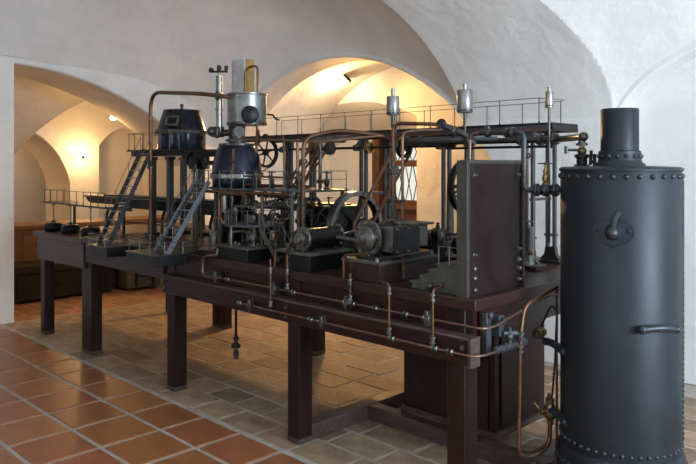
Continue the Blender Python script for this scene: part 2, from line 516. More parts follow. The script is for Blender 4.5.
wall_with_arch('wall_side_hall', -10.4, 1.4, 4.78, 2.32, 4.52, lambda y: max(0.9, arc_h(y)), 3.3, -0.9, 'plastered far wall of the side hall with a dark arched opening', 'x')
mb = MB()
mb.box(-11.4, -7.8, 6.6, 6.7, 0, 3.3).box(-11.4, -7.8, 1.3, 1.4, 0, 3.3)
struct('wall_side_hall_ends', mb, 'plaster', 'end walls of the lamplit side hall')
mb = MB().box(-12.3, -12.2, 1.3, 6.7, 0, 3.3).box(-12.3, -11.3, 1.3, 1.4, 0, 3.3).box(-12.3, -11.3, 6.6, 6.7, 0, 3.3)
mb.box(-12.3, -11.3, 1.3, 6.7, 2.5, 2.6)
struct('wall_inner_room', mb, 'plaster', 'plastered wall of the dim room behind the side hall')
# shallow arched recess on the side hall wall, right of the lamps
def arc_r(y): return 2.10 - 0.30*((y - 5.43)/0.46)**2
wr2 = wall_with_arch('wall_side_hall_right', -10.4, 4.78, 6.6, 4.97, 5.9, arc_r, 3.3, -0.35, 'plastered wall of the side hall with a blind arched recess', 'x')
build('recess_back', MB().box(-10.80, -10.74, 4.9, 6.0, 0, 2.3), 'plaster', wr2, smooth=False)

# walls with the windows behind the camera
mb = MB()
mb.box(-3.0, -2.2, -1.8, -0.1, 0, 3.0)
struct('wall_front_pier', mb, 'plaster', 'whitewashed pier between the front window bays')
mb = MB()
wins = ((-4.5, -3.2), (-1.35, -0.05))
xsb = [-7.0, -4.5, -3.2, -1.35, -0.05, 3.0]
for i in range(5):
    x0, x1 = xsb[i], xsb[i+1]
    if i in (1, 3):
        mb.box(x0, x1, -2.1, -1.8, 0, 1.0).box(x0, x1, -2.1, -1.8, 2.5, 3.7)
    else: mb.box(x0, x1, -2.1, -1.8, 0, 3.7)
struct('wall_front', mb, 'plaster', 'whitewashed window wall behind the viewer')
mb = MB()
mb.box(3.0, 3.3, -2.1, 1.55, 0, 3.7).box(3.0, 3.3, 3.05, 5.0, 0, 3.7).box(3.0, 3.3, 1.55, 3.05, 0, 1.0).box(3.0, 3.3, 1.55, 3.05, 2.5, 3.7)
struct('wall_right', mb, 'plaster', 'whitewashed end wall with a window behind the viewer')
for k, (x0, x1) in enumerate(wins):
    b = MB()
    for x in (x0, (x0+x1)/2, x1): b.box(x-0.03, x+0.03, -2.0, -1.93, 1.0, 2.5)
    for z in (1.03, 1.75, 2.47): b.box(x0, x1, -2.0, -1.93, z-0.03, z+0.03)
    w = struct('window_%d' % (k+2), b, 'porcelain', 'white casement window in the %s front bay' % ('far', 'near')[k])
    build('pane', MB().box(x0, x1, -1.97, -1.965, 1.0, 2.5), 'window_glass', w)
b = MB()
for y in (1.55, 2.3, 3.05): b.box(3.13, 3.2, y-0.03, y+0.03, 1.0, 2.5)
for z in (1.03, 1.75, 2.47): b.box(3.13, 3.2, 1.55, 3.05, z-0.03, z+0.03)
w = struct('window_4', b, 'porcelain', 'white casement window in the end wall')
build('pane', MB().box(3.16, 3.165, 1.55, 3.05, 1.0, 2.5), 'window_glass', w)

# floor: mortar bed, glazed terracotta tiles in front, worn paving under the tables
floor = struct('floor', MB().box(-12.4, 3.4, -2.2, 7.0, -0.12, -0.006), 'grout', 'floor of terracotta tiles and worn paving in pale mortar')
def chbox(x0, x1, y0, y1, z0, z1, c=0.004):
    m = MB()
    m.v = [(x0,y0,z0),(x1,y0,z0),(x1,y1,z0),(x0,y1,z0),(x0,y0,z1-c),(x1,y0,z1-c),(x1,y1,z1-c),(x0,y1,z1-c),
           (x0+c,y0+c,z1),(x1-c,y0+c,z1),(x1-c,y1-c,z1),(x0+c,y1-c,z1)]
    m.f = [(0,3,2,1),(0,1,5,4),(1,2,6,5),(2,3,7,6),(3,0,4,7),(4,5,9,8),(5,6,10,9),(6,7,11,10),(7,4,8,11),(8,9,10,11)]
    return m
g = 0.012
rest = MB(); rows = [(2.075, 2.372)] + [(2.075-0.352*(k+1), 2.075-0.352*k) for k in range(11)]
for ri, (y0, y1) in enumerate(rows):
    src = None
    for k in range(-7, 21):
        x0 = -4.297 + 0.36*k; x1 = x0 + 0.36
        if x0 < -6.99 or x1 > 2.95: continue
        cx, cy = (x0+x1)/2, (y0+y1)/2
        hx, hy = (x1-x0)/2 - g*1.25, (y1-y0)/2 - g
        if ri < 8 and k < 16:
            if src is None:
                m2 = chbox(cx-hx, cx+hx, cy-hy, cy+hy, -0.02, 0.0)
                src = build('tile', m2, 'terracotta', floor, smooth=False, loc=(cx, cy, 0))
            else:
                o = share('tile', src, floor, (cx, cy, 0))
                o.rotation_euler = (random.uniform(-1,1)*0.0016, random.uniform(-1,1)*0.0016, random.uniform(-1,1)*0.002)
        else:
            c = chbox(cx-hx, cx+hx, cy-hy, cy+hy, -0.02, 0.0); b0 = len(rest.v)
            rest.v += c.v; rest.f += [tuple(i+b0 for i in f) for f in c.f]
build('tile_rest', rest, 'terracotta', floor, smooth=False, kind='stuff')
def pave(x0, x1, y0, y1, m, rw, ln, name, cap, rest_mb, sd, key):
    r = random.Random(sd); y = y0; made = 0; cells = []
    while y < y1 - 0.08:
        h = min(r.uniform(*rw), y1 - y)
        x = x0 - r.uniform(0, 0.2)
        while x < x1:
            l = r.uniform(*ln)
            a, b = max(x, x0), min(x + l, x1)
            if b - a > 0.06: cells.append((a, b, y, y + h))
            x += l
        y += h
    cells.sort(key=key)
    for (a, b, c, d) in cells:
        gg = r.uniform(0.005, 0.010); top = r.uniform(-0.006, 0.0)
        q = chbox(a+gg, b-gg, c+gg, d-gg, -0.03, top, 0.005)
        if made < cap:
            o = build(name, q, m, floor, smooth=False, loc=((a+b)/2, (c+d)/2, 0)); made += 1
        else:
            b0 = len(rest_mb.v); rest_mb.v += q.v; rest_mb.f += [tuple(i+b0 for i in f) for f in q.f]
rest = MB()
pave(-6.98, 2.9, 2.395, 4.86, 'paving', (0.19, 0.25), (0.26, 0.42), 'paving_stone', 230, rest, 5, key=lambda c: c[0] + (0 if c[0] < -1.0 else 50))
pave(-7.0, -3.1, 4.88, 6.8, 'paving', (0.19, 0.25), (0.26, 0.42), 'paving_stone', 0, rest, 6, key=lambda c: c[0])
build('paving_rest', rest, 'paving', floor, smooth=False, kind='stuff')
rest = MB()
pave(-10.3, -6.99, 1.5, 6.5, 'brickfloor', (0.17, 0.18), (0.30, 0.34), 'floor_brick', 60, rest, 8, key=lambda c: -c[0])
pave(-12.1, -10.3, 1.5, 6.5, 'brickfloor', (0.17, 0.18), (0.30, 0.34), 'floor_brick', 0, rest, 9, key=lambda c: -c[0])
build('brick_rest', rest, 'brickfloor', floor, smooth=False, kind='stuff')

# lamps
WARM = (1.0, 0.55, 0.19)
def bulkhead(name, label, p, n, power, r=0.07, off=0.16, col=WARM):
    t = thing(name, label, 'lamp', p); n = V(n).normalized()
    build('base_plate', MB().lathe(V(p)-n*0.005, [(r*1.05,0),(r*1.05,0.02),(r*0.9,0.03)], n, 24), 'black_iron', t)
    build('guard_ring', MB().torus(V(p)+n*0.035, n, r*0.95, 0.008, 24, 8), 'black_iron', t)
    build('globe', MB().lathe(V(p)+n*0.025, [(r*0.85,0),(r*0.8,0.03),(r*0.55,0.06),(r*0.2,0.075),(1e-4,0.078)], n, 20), 'lamp_glow', t)
    point(name + '_light', V(p)+n*off, power, col, 0.05)
bulkhead('bulkhead_lamp', 'round glowing bulkhead lamp on the niche vault', (-5.96, 5.93, 2.56), (-0.55, -0.45, -0.75), 17, 0.085, 0.2, (1.0, 0.68, 0.36))
d_ = area('bulkhead_lamp_beam', (-5.97, 5.90, 2.42), (0, 0, 0), 0.16, 0.16, 56, (1.0, 0.54, 0.16))
d_.rotation_euler = V((0.75, -0.75, -0.9)).to_track_quat('-Z', 'Y').to_euler()
t = thing('spot_lamp', 'small bright lamp on the far edge of the wide arch', 'lamp', (-7.84, 3.93, 2.07))
build('globe', MB().sphere((-7.85, 3.93, 2.055), 0.04, 16, 0.7), 'lamp_glow', t)
build('base_plate', MB().box(-7.87, -7.80, 3.89, 3.97, 2.08, 2.095), 'porcelain', t)
point('spot_lamp_light', (-7.98, 3.95, 1.98), 12, WARM, 0.05)
t = thing('wall_lamp', 'two-globe wall lamp glowing in the side hall', 'lamp', (-10.38, 4.66, 1.62))
build('bracket', MB().box(-10.4, -10.37, 4.60, 4.72, 1.60, 1.64).cyl((-10.37, 4.61, 1.62), (-10.30, 4.59, 1.62), 0.008).cyl((-10.37, 4.71, 1.62), (-10.30, 4.73, 1.62), 0.008), 'black_iron', t)
for y in (4.59, 4.73):
    build('globe', MB().sphere((-10.27, y, 1.64), 0.045), 'lamp_glow', t)
point('wall_lamp_light', (-10.08, 4.65, 1.66), 17, WARM, 0.06)

t = thing('inner_lamp', 'added ceiling lamp that lights the room behind the side hall', 'lamp', (-11.7, 3.2, 2.5))
build('base_plate', MB().lathe((-11.7,3.2,2.48), [(0.06,0),(0.06,0.02)], n=20), 'porcelain', t)
build('globe', MB().sphere((-11.7,3.2,2.44), 0.05), 'lamp_glow', t)
point('inner_lamp_light', (-11.7,3.2,2.32), 20, WARM, 0.06)  # unseen lamp, added to light the inner room golden

# ---------------------------------------------------------------- side hall furniture
t = thing('counter', 'long orange-brown wooden counter in the side hall', 'counter', (-8.75, 3.9, 0))
build('body', MB().box(-8.98, -8.55, 2.55, 5.3, 0.04, 0.74), 'oak', t, bevel=0.006)
build('top', MB().box(-9.02, -8.50, 2.50, 5.35, 0.74, 0.79), 'oak', t, bevel=0.006)
for k in range(5): build('panel', MB().box(-8.55, -8.535, 2.62+k*0.53, 3.06+k*0.53, 0.14, 0.66), 'oak', t, bevel=0.006)
def chest(label, x0, x1, y0, y1, h, m):
    t = thing('chest', label, 'chest', ((x0+x1)/2, (y0+y1)/2, 0))
    build('body', MB().box(x0, x1, y0, y1, 0.03, h*0.78), m, t, bevel=0.006)
    build('lid', MB().box(x0-0.015, x1+0.015, y0-0.015, y1+0.015, h*0.79, h), m, t, bevel=0.008)
    for y in (y0+0.1, y1-0.13): build('strap', MB().box(x1, x1+0.008, y, y+0.04, 0.05, h*0.98), 'black_iron', t)
    build('handle', MB().tube([(x1, (y0+y1)/2-0.07, h*0.5), (x1+0.03, (y0+y1)/2-0.06, h*0.45), (x1+0.03, (y0+y1)/2+0.06, h*0.45), (x1, (y0+y1)/2+0.07, h*0.5)], 0.008, 8, 0.02), 'black_iron', t)
    for y in (y0+0.04, y1-0.08):
        for x in (x0+0.02, x1-0.06): build('foot', MB().box(x, x+0.04, y, y+0.04, 0, 0.03), m, t)
chest('long black chest on the floor below the counter', -8.25, -7.85, 2.70, 3.95, 0.40, 'old_black_wood')
chest('grey-green wooden crate beside the black chest', -8.15, -7.75, 4.05, 4.50, 0.36, 'crate_wood')

# ---------------------------------------------------------------- the three tables
def leg(t, x, y, s_, h, m='mahogany_leg'):
    b = MB().box(x-s_/2, x+s_/2, y-s_/2, y+s_/2, 0.012, h)
    o = build('leg', b, m, t, bevel=0.005)
    build('worn_foot', MB().box(x-s_/2-0.0015, x+s_/2+0.0015, y-s_/2-0.0015, y+s_/2+0.0015, 0, 0.03), 'worn_lit_wood', o, bevel=0.004)
def bolt(t, p, axis, r=0.013, m='gunmetal', name='bolt'):
    d = V(axis).normalized()
    build(name, MB().lathe(V(p), [(r*1.35,0),(r*1.35,0.004),(r,0.005),(r,0.013),(r*0.5,0.018)], d, 8), m, t)
mt = thing('main_table', 'long dark mahogany table carrying the engines, rail and bolts along its front', 'table', (-2.95, 3.18, 0))
build('tabletop', MB().box(-4.20, -1.70, 2.45, 3.90, 0.885, 0.937), 'tabletop_wood', mt, bevel=0.006)
build('apron', MB().box(-4.17, -1.74, 2.49, 2.52, 0.74, 0.885), 'mahogany', mt)
build('apron', MB().box(-4.17, -1.74, 3.83, 3.86, 0.70, 0.885), 'mahogany', mt)
build('apron', MB().box(-1.76, -1.73, 2.53, 3.83, 0.76, 0.885), 'mahogany', mt)
build('apron', MB().box(-4.19, -4.16, 2.53, 3.83, 0.74, 0.885), 'mahogany', mt)
build('front_rail', MB().box(-4.16, -1.70, 2.42, 2.475, 0.663, 0.770), 'mahogany', mt, bevel=0.004)
build('rail_cap', MB().box(-4.16, -1.70, 2.415, 2.49, 0.770, 0.780), 'worn_lit_wood', mt, bevel=0.003)
build('end_plate', MB().box(-1.712, -1.695, 2.412, 2.478, 0.658, 0.782), 'worn_lit_wood', mt, bevel=0.002)
for x in (-4.15, -2.90, -1.825):
    leg(mt, x, 2.53, 0.096, 0.885)
    leg(mt, x, 3.80, 0.096, 0.885)
for x in (-4.10, -2.87):
    for z in (0.695, 0.742): bolt(mt, (x-0.01, 2.42, z), (0,-1,0), 0.011)
bolt(mt, (-1.745, 2.42, 0.735), (0,-1,0), 0.011)
build('floor_beam', MB().box(-2.945, -2.855, 2.58, 3.75, 0, 0.085), 'worn_lit_wood', mt, bevel=0.006)
build('floor_beam', MB().box(-2.855, -1.70, 3.02, 3.10, 0, 0.085), 'worn_lit_wood', mt, bevel=0.006)
build('floor_beam', MB().box(-1.83, -1.74, 2.58, 3.02, 0, 0.085), 'worn_lit_wood', mt, bevel=0.006)
build('floor_beam', MB().box(-1.83, -1.74, 3.10, 3.75, 0, 0.085), 'worn_lit_wood', mt, bevel=0.006)
md = thing('middle_table', 'short dark red table between the long table and the grey-aproned one', 'table', (-4.8, 3.18, 0))
build('tabletop', MB().box(-5.42, -4.21, 2.45, 3.90, 0.885, 0.937), 'tabletop_wood', md, bevel=0.006)
build('apron', MB().box(-5.40, -4.22, 2.47, 2.50, 0.735, 0.885), 'mahogany', md)
build('apron', MB().box(-5.40, -4.22, 3.83, 3.86, 0.735, 0.885), 'mahogany', md)
build('apron', MB().box(-4.24, -4.21, 2.50, 3.83, 0.735, 0.885), 'mahogany', md)
for x, y in ((-5.405, 2.545), (-5.405, 3.80)): leg(md, x, y, 0.09, 0.885)
build('joining_strip', MB().box(-4.25, -4.21, 2.50, 3.83, 0.70, 0.735), 'mahogany', md)
lt = thing('end_table', 'dark wooden table at the far end, front apron tinted as if in grey light', 'table', (-5.95, 3.18, 0))
build('tabletop', MB().box(-6.42, -5.43, 2.45, 3.90, 0.87, 0.915), 'worn_lit_wood', lt, bevel=0.006)
build('apron', MB().box(-6.38, -5.45, 2.475, 2.505, 0.675, 0.87), 'worn_lit_wood', lt)  # paler wood puts the grey light on this apron into its colour
build('apron', MB().box(-6.38, -5.45, 3.83, 3.86, 0.675, 0.87), 'mahogany', lt)
build('apron', MB().box(-5.48, -5.45, 2.505, 3.83, 0.675, 0.87), 'mahogany', lt)
for x in (-6.335, -5.505):
    for y in (2.55, 3.80): leg(lt, x, y, 0.088, 0.87)
# cabinet under the table
cb = thing('cabinet', 'dark red wooden cabinet standing under the long table', 'cabinet', (-2.36, 3.36, 0.085))
build('body', MB().box(-2.655, -2.04, 3.11, 3.62, 0.085, 0.72), 'plinth_red', cb, bevel=0.005)
build('door', MB().box(-2.625, -2.07, 3.098, 3.11, 0.13, 0.69), 'plinth_red', cb, bevel=0.004)
build('side_panel', MB().box(-2.04, -2.028, 3.16, 3.57, 0.13, 0.69), 'plinth_red', cb, bevel=0.004)
build('plinth', MB().box(-2.665, -2.02, 3.10, 3.63, 0.085, 0.115), 'worn_lit_wood', cb)
# stage blocks overhanging the table front, each with a low rail
def stage(x0, x1, label):
    t = thing('landing_block', label, 'landing', ((x0+x1)/2, 2.33, 0.937), 'landing blocks at the feet of the stairs')
    build('block', MB().box(x0, x1, 2.215, 2.449, 0.872, 0.938), 'black_iron', t, bevel=0.003)
    build('cover_plate', MB().box(x0-0.006, x1+0.006, 2.208, 2.56, 0.938, 0.944), 'gunmetal', t)
    railing(t, [(x0+0.005, 2.44, 0.944), (x0+0.005, 2.216, 0.944), (x1-0.004, 2.216, 0.944), (x1-0.004, 2.54, 0.944)], 0.075, 8, 'steel', 0.0022, (1.0, 0.55))
    return t
stage(-4.80, -4.52, 'small railed landing block jutting from the middle table')
stage(-4.25, -3.88, 'small railed landing block at the joint of the two tables')

# ---------------------------------------------------------------- apparatus on the far table
def pot(p, label, rise):
    x, y, z = p
    t = thing('settling_pot', label, 'pot', p, 'black pots under the far platform')
    build('body', MB().lathe(p, [(0.070,0),(0.078,0.01),(0.080,0.045),(0.074,0.062),(0.066,0.068)], n=32), 'black_iron', t)
    build('lid', MB().lathe((x,y,z+0.066), [(0.067,0),(0.062,0.008),(0.02,0.014),(0.014,0.03),(0.004,0.032)], n=32), 'gunmetal', t)
    build('rod', MB().cyl((x,y,z+0.09), (x,y,rise), 0.006, n=10), 'steel', t)
    build('collar', MB().lathe((x,y,rise-0.025), [(0.006,0),(0.014,0.004),(0.014,0.014),(0.006,0.02)], n=12), 'steel', t)
PLZ = 1.165
pot((-6.27, 2.575, 0.915), 'black iron pot with an upright rod, leftmost on the far table', PLZ)
pot((-5.95, 2.590, 0.915), 'middle one of the three black iron pots on the far table', PLZ)
pot((-5.59, 2.600, 0.915), 'black iron pot nearest the tall ladder on the far table', PLZ)
t = thing('far_platform', 'thin grey railed platform above the black pots', 'platform', (-5.8, 2.6, PLZ))
build('plate', MB().box(-6.38, -5.12, 2.50, 2.72, PLZ, PLZ+0.012), 'grey_paint', t, bevel=0.002)
build('edge_beam', MB().box(-6.30, -5.12, 2.70, 2.72, PLZ-0.03, PLZ), 'gunmetal', t)
railing(t, [(-6.36, 2.71, PLZ+0.012), (-6.36, 2.51, PLZ+0.012), (-5.14, 2.51, PLZ+0.012)], 0.105, 12, 'grey_paint', 0.003)
for x in (-6.1, -5.2): build('support', MB().bar((x, 2.69, 0.915), (x, 2.69, PLZ), 0.018, 0.018), 'gunmetal', t)
# long trough with bowed bracket legs
t = thing('trough', 'long black trough on curved bracket legs behind the far platform', 'trough', (-5.2, 3.0, 0.915))
hull = [(-6.36,1.205),(-6.30,1.165),(-6.15,1.135),(-4.12,1.135),(-4.10,1.205)]
build('hull', MB().prism(hull, 2.905, 3.095, 'y'), 'black_iron', t, bevel=0.006)
build('rim', MB().box(-6.38, -4.08, 2.895, 3.105, 1.205, 1.222), 'gunmetal', t, bevel=0.004)
build('lid', MB().box(-6.05, -4.10, 2.93, 3.07, 1.222, 1.238), 'black_iron', t, bevel=0.003)
for x in (-6.0, -5.25, -4.55):
    build('leg', MB().tube([(x, 2.94, 0.917), (x, 2.94, 1.05), (x+0.05, 2.94, 1.135)], 0.012, 10, 0.06), 'gunmetal', t)
    build('leg', MB().tube([(x, 3.06, 0.917), (x, 3.06, 1.05), (x+0.05, 3.06, 1.135)], 0.012, 10, 0.06), 'gunmetal', t)
build('stretcher', MB().box(-6.0, -4.55, 2.995, 3.005, 1.0, 1.012), 'gunmetal', t)
handwheel(t, (-5.62, 3.0, 1.29), (0,0,1), 0.028)
build('wheel_stem', MB().cyl((-5.62,3.0,1.238), (-5.62,3.0,1.295), 0.008, n=10), 'gunmetal', t)

# ---------------------------------------------------------------- left vessel on its columns
VX, VY = -4.77, 2.95
PZ1 = 1.615
t = thing('column_platform', 'dark railed platform on tall grey columns under the smaller vessel', 'platform', (VX, 2.92, 0.937))
build('deck_plate', MB().box(-5.10, -4.34, 2.66, 3.20, PZ1-0.012, PZ1), 'black_iron', t, bevel=0.002)
build('deck_beam', MB().box(-5.08, -4.36, 2.69, 2.715, PZ1-0.05, PZ1-0.012), 'black_iron', t)
build('deck_beam', MB().box(-5.08, -4.36, 3.14, 3.165, PZ1-0.05, PZ1-0.012), 'black_iron', t)
for x, y in ((-4.79, 2.86), (-5.05, 2.86), (-4.79, 3.14), (-5.05, 3.14), (-4.40, 3.14)):
    c = build('column', MB().box(x-0.022, x+0.022, y-0.022, y+0.022, 0.965, PZ1-0.05), 'grey_paint', t, bevel=0.004)
    build('column_foot', MB().box(x-0.045, x+0.045, y-0.045, y+0.045, 0.937, 0.965), 'black_iron', c, bevel=0.004)
    build('column_head', MB().box(x-0.03, x+0.03, y-0.03, y+0.03, PZ1-0.075, PZ1-0.05), 'gunmetal', c, bevel=0.003)
railing(t, [(-5.095, 3.19, PZ1), (-5.095, 2.665, PZ1), (-4.345, 2.665, PZ1)], 0.125, 11, 'grey_paint', 0.003)
t = thing('mash_vessel', 'smaller dark blue conical vessel with a square sight window on the column platform', 'vessel', (VX, VY, PZ1))
build('wall', MB().lathe((VX,VY,PZ1), [(0.180,0),(0.183,0.01),(0.183,0.125)], n=56), 'blue_steel', t)
build('hoop', MB().lathe((VX,VY,PZ1+0.122), [(0.183,0),(0.203,0.003),(0.203,0.026),(0.183,0.030)], n=56).bolts((VX,VY,PZ1+0.15), (0,0,1), 0.194, 24, 0.005, 0.006), 'gunmetal', t)
build('cone', MB().lathe((VX,VY,PZ1+0.15), [(0.188,0),(0.185,0.01),(0.145,0.135),(0.140,0.150)], n=56), 'blue_steel', t)
build('lid', MB().lathe((VX,VY,PZ1+0.297), [(0.142,0),(0.142,0.010),(0.11,0.016),(0.03,0.020)], n=48), 'blue_steel', t)
build('lid_knob', MB().lathe((VX,VY,PZ1+0.32), [(0.016,0),(0.010,0.010),(0.017,0.022),(0.012,0.036),(0.002,0.040)], n=16), 'steel', t)
# sight window on the cone, facing the viewer's left
a = R(303); d = V((math.cos(a), math.sin(a), 0)); sd = V((-math.sin(a), math.cos(a), 0))
sl = V((-d.x*0.33, -d.y*0.33, 1)).normalized(); nrm = V((d.x, d.y, 0.33)).normalized()
c0 = V((VX, VY, PZ1+0.218)) + d*0.167
wf = MB()
for u0 in (-1, 1):
    wf.bar(c0 + sd*(0.046*u0) - sl*0.036, c0 + sd*(0.046*u0) + sl*0.036, 0.016, 0.016, up=nrm)
    wf.bar(c0 + sl*(0.033*u0) - sd*0.05, c0 + sl*(0.033*u0) + sd*0.05, 0.016, 0.016, up=nrm)
wn = build('sight_window', wf, 'steel', t, bevel=0.002)
build('glass', MB().bar(c0 - sl*0.032 - nrm*0.002, c0 + sl*0.032 - nrm*0.002, 0.085, 0.006, up=nrm), 'black_iron', wn)
# discharge gear under the platform between vessel and tower
t = thing('transfer_pipe', 'black flanged transfer pipe between the two blue vessels', 'pipe', (-4.55, 2.86, 1.5))
build('pipe', MB().tube([(-4.62, 2.95, 1.60), (-4.62, 2.90, 1.515), (-4.04, 2.84, 1.515)], 0.016, 12, 0.04), 'black_iron', t)
for x in (-4.50, -4.30, -4.12): flange(t, (x, 2.865 if x < -4.4 else 2.855, 1.515), (1,-0.09,0), 0.034, 0.016, 'black_iron')
build('gear_box', MB().box(-4.44, -4.34, 2.80, 2.92, 1.47, 1.565), 'black_iron', t, bevel=0.008)
handwheel(t, (-4.22, 2.80, 1.515), (0,1,0), 0.03, 'gunmetal')
t = thing('drop_pipes', 'pair of slim grey drop pipes below the transfer pipe', 'pipes', (-4.44, 2.86, 0.937))
for x in (-4.46, -4.36):
    build('pipe', MB().cyl((x, 2.86, 0.937), (x, 2.86, 1.47), 0.010, n=12), 'gunmetal', t)
    for z in (0.945, 1.2, 1.46): flange(t, (x, 2.86, z), (0,0,1), 0.020, 0.010)
ladder('tall_ladder_stair', 'tall steep grey ladder stair up to the smaller blue vessel', (-4.80, 2.66, 1.60), (-4.74, 2.30, 0.944), (1,0,0), 0.15, 11, group='ladder stairs')

# long bent copper pipe over the smaller vessel
t = thing('overhead_pipe', 'long brown copper pipe bent high over the smaller blue vessel', 'pipe', (-4.56, 2.565, 0.937))
build('pipe', MB().tube([(-4.56, 2.565, 0.95), (-4.56, 2.565, 2.02), (-3.90, 2.56, 1.962), (-3.78, 2.72, 1.94)], 0.0135, 12, 0.13), 'copper', t)
build('foot_valve', MB().lathe((-4.56,2.565,0.937), [(0.03,0),(0.03,0.012),(0.016,0.018),(0.018,0.05),(0.026,0.055),(0.026,0.07),(0.015,0.078)], n=16), 'gunmetal', t)
build('clip', MB().lathe((-4.56,2.565,1.47), [(0.0136,0),(0.025,0.004),(0.025,0.02),(0.018,0.026),(0.024,0.05),(0.0136,0.062)], n=14).cyl((-4.59,2.565,1.48),(-4.53,2.565,1.48),0.006), 'gunmetal', t)
flange(t, (-3.84, 2.64, 1.95), (0.6,0.8,-0.1), 0.03, 0.014)

# ---------------------------------------------------------------- tower with the big blue bell
TX, TY = -3.82, 2.78
Z2 = 1.354
t = thing('tower_platform', 'railed grey platform around the tall tower, copper pipe on its edge', 'platform', (TX, TY, 0.937))
pl = [(-4.06,2.60),(-3.02,2.60),(-3.02,3.02),(-4.06,3.02)]
build('deck_plate', MB().box(-4.06, -3.02, 2.57, 2.62, Z2-0.008, Z2).box(-4.06, -3.99, 2.62, 3.02, Z2-0.012, Z2).box(-3.64, -3.02, 2.62, 3.02, Z2-0.012, Z2).box(-3.99, -3.64, 2.95, 3.02, Z2-0.012, Z2), 'grey_paint', t)
build('edge_pipe', MB().tube([(-4.0, 2.565, Z2-0.022), (-3.02, 2.565, Z2-0.022)], 0.011, 10), 'copper', t)
for x in (-4.03, -3.62, -3.32, -3.05):
    for y in (2.60, 3.0):
        build('column', MB().cyl((x, y, 0.937), (x, y, Z2-0.012), 0.011, n=10).lathe((x,y,0.937), [(0.022,0),(0.022,0.012),(0.012,0.02)], n=10), 'gunmetal', t)
railing(t, [(-4.055, 2.62, Z2), (-4.055, 2.575, Z2), (-3.025, 2.575, Z2), (-3.025, 3.01, Z2)], 0.11, 13, 'grey_paint', 0.003, (1.0, 0.55))
t = thing('vacuum_tower', 'tall tower with glossy blue bell, silver drum and square sheet-metal flue', 'vacuum pan', (TX, TY, 0.937))
C = (TX, TY)
def L(z0, pr, m, name, n=56, c=None):
    q = c or C
    return build(name, MB().lathe((q[0], q[1], z0), pr, n=n), m, t)
L(0.937, [(0.17,0),(0.17,0.03),(0.14,0.04)], 'black_iron', 'base')
L(0.975, [(0.115,0),(0.12,0.02),(0.12,0.36),(0.14,0.39)], 'black_iron', 'lower_tank')
for k in range(4):
    a = R(250 + 30*k); x, y = TX+0.14*math.cos(a), TY+0.14*math.sin(a)
    build('column', MB().cyl((x,y,0.975), (x,y,Z2+0.01), 0.014, n=12), 'grey_paint', t)
build('inlet_column', MB().lathe((TX+0.12,TY-0.185,1.20), [(0.020,0),(0.022,0.01),(0.020,0.14),(0.026,0.145),(0.026,0.152)], n=20), 'silver', t)
L(Z2+0.004, [(0.158,0),(0.162,0.01),(0.162,0.06)], 'blue_steel', 'bell_skirt')
o = L(Z2+0.06, [(0.162,0),(0.176,0.002),(0.176,0.026),(0.165,0.03)], 'steel', 'hoop')
build('bolts', MB().bolts((TX,TY,Z2+0.088), (0,0,1), 0.17, 28, 0.005, 0.006), 'gunmetal', o, kind='stuff')
L(Z2+0.088, [(0.166,0),(0.164,0.02),(0.158,0.07),(0.146,0.12),(0.132,0.155),(0.122,0.175),(0.112,0.188)], 'blue_steel', 'bell')
L(Z2+0.272, [(0.113,0),(0.120,0.002),(0.120,0.014),(0.085,0.018)], 'gunmetal', 'bell_rim')
build('gauge_strip', MB().bar((TX+0.118,TY-0.118,Z2+0.09), (TX+0.098,TY-0.098,Z2+0.25), 0.014, 0.010, up=(1,-1,0)), 'copper', t)
build('gauge_clip', MB().sphere((TX+0.112,TY-0.118,Z2+0.17), 0.013), 'gunmetal', t)
L(Z2+0.285, [(0.058,0),(0.056,0.01),(0.052,0.07),(0.056,0.115),(0.066,0.13)], 'gunmetal', 'neck')
flo = L(Z2+0.30, [(0.056,0),(0.075,0.002),(0.075,0.016),(0.056,0.018)], 'gunmetal', 'neck_flange')
for dx, dy, ang in ((-0.09, -0.06, 0), (0.085, -0.05, 0)):
    build('side_valve', MB().cyl((TX,TY,Z2+0.36), (TX+dx*1.3,TY+dy*1.3,Z2+0.36), 0.022, n=14).lathe((TX+dx*1.3,TY+dy*1.3,Z2+0.36), [(0.035,-0.008),(0.035,0.008)], (dx,dy,0), 16), 'gunmetal', t)
DC = (TX+0.047, TY+0.047)
L(Z2+0.412, [(0.085,0),(0.126,0.012),(0.128,0.02),(0.128,0.190),(0.133,0.194),(0.133,0.204),(0.10,0.206)], 'drum_metal', 'drum', 56, DC)
L(Z2+0.406, [(0.09,0),(0.134,0.004),(0.134,0.02),(0.128,0.022)], 'gunmetal', 'drum_flange', 48, DC)
p = V((DC[0]+0.118, DC[1]-0.065, Z2+0.47)); ax = V((0.118, -0.065, 0)).normalized()
mh = build('manhole', MB().lathe(p, [(0.056,0),(0.058,0.012),(0.05,0.02),(0.05,0.03),(0.02,0.04)], ax, 28).bolts(p+ax*0.018, ax, 0.05, 10, 0.006, 0.012), 'black_iron', t)
build('crank_handle', MB().tube([(DC[0]+0.10, DC[1]+0.09, Z2+0.48), (DC[0]+0.145, DC[1]+0.105, Z2+0.475), (DC[0]+0.16, DC[1]+0.11, Z2+0.45), (DC[0]+0.19, DC[1]+0.12, Z2+0.44)], 0.006, 8, 0.01), 'black_iron', t)
bx0, bx1, by0, by1 = DC[0]-0.105, DC[0]+0.035, DC[1]-0.045, DC[1]+0.04
fl = MB()
zt, zb = 2.198, Z2+0.614
wth = 0.005
fl.box(bx0, bx1, by0, by0+wth, zb, zt).box(bx0, bx1, by1-wth, by1, zb, zt).box(bx0, bx0+wth, by0, by1, zb, zt)
build('flue', fl, 'silver_sheet', t)
build('flue_side', MB().box(bx1-wth, bx1+0.001, by0+wth, by1-wth, zb, zt-0.004), 'brass', t)  # brass colour stands in for a yellow reflection on the silver sheet
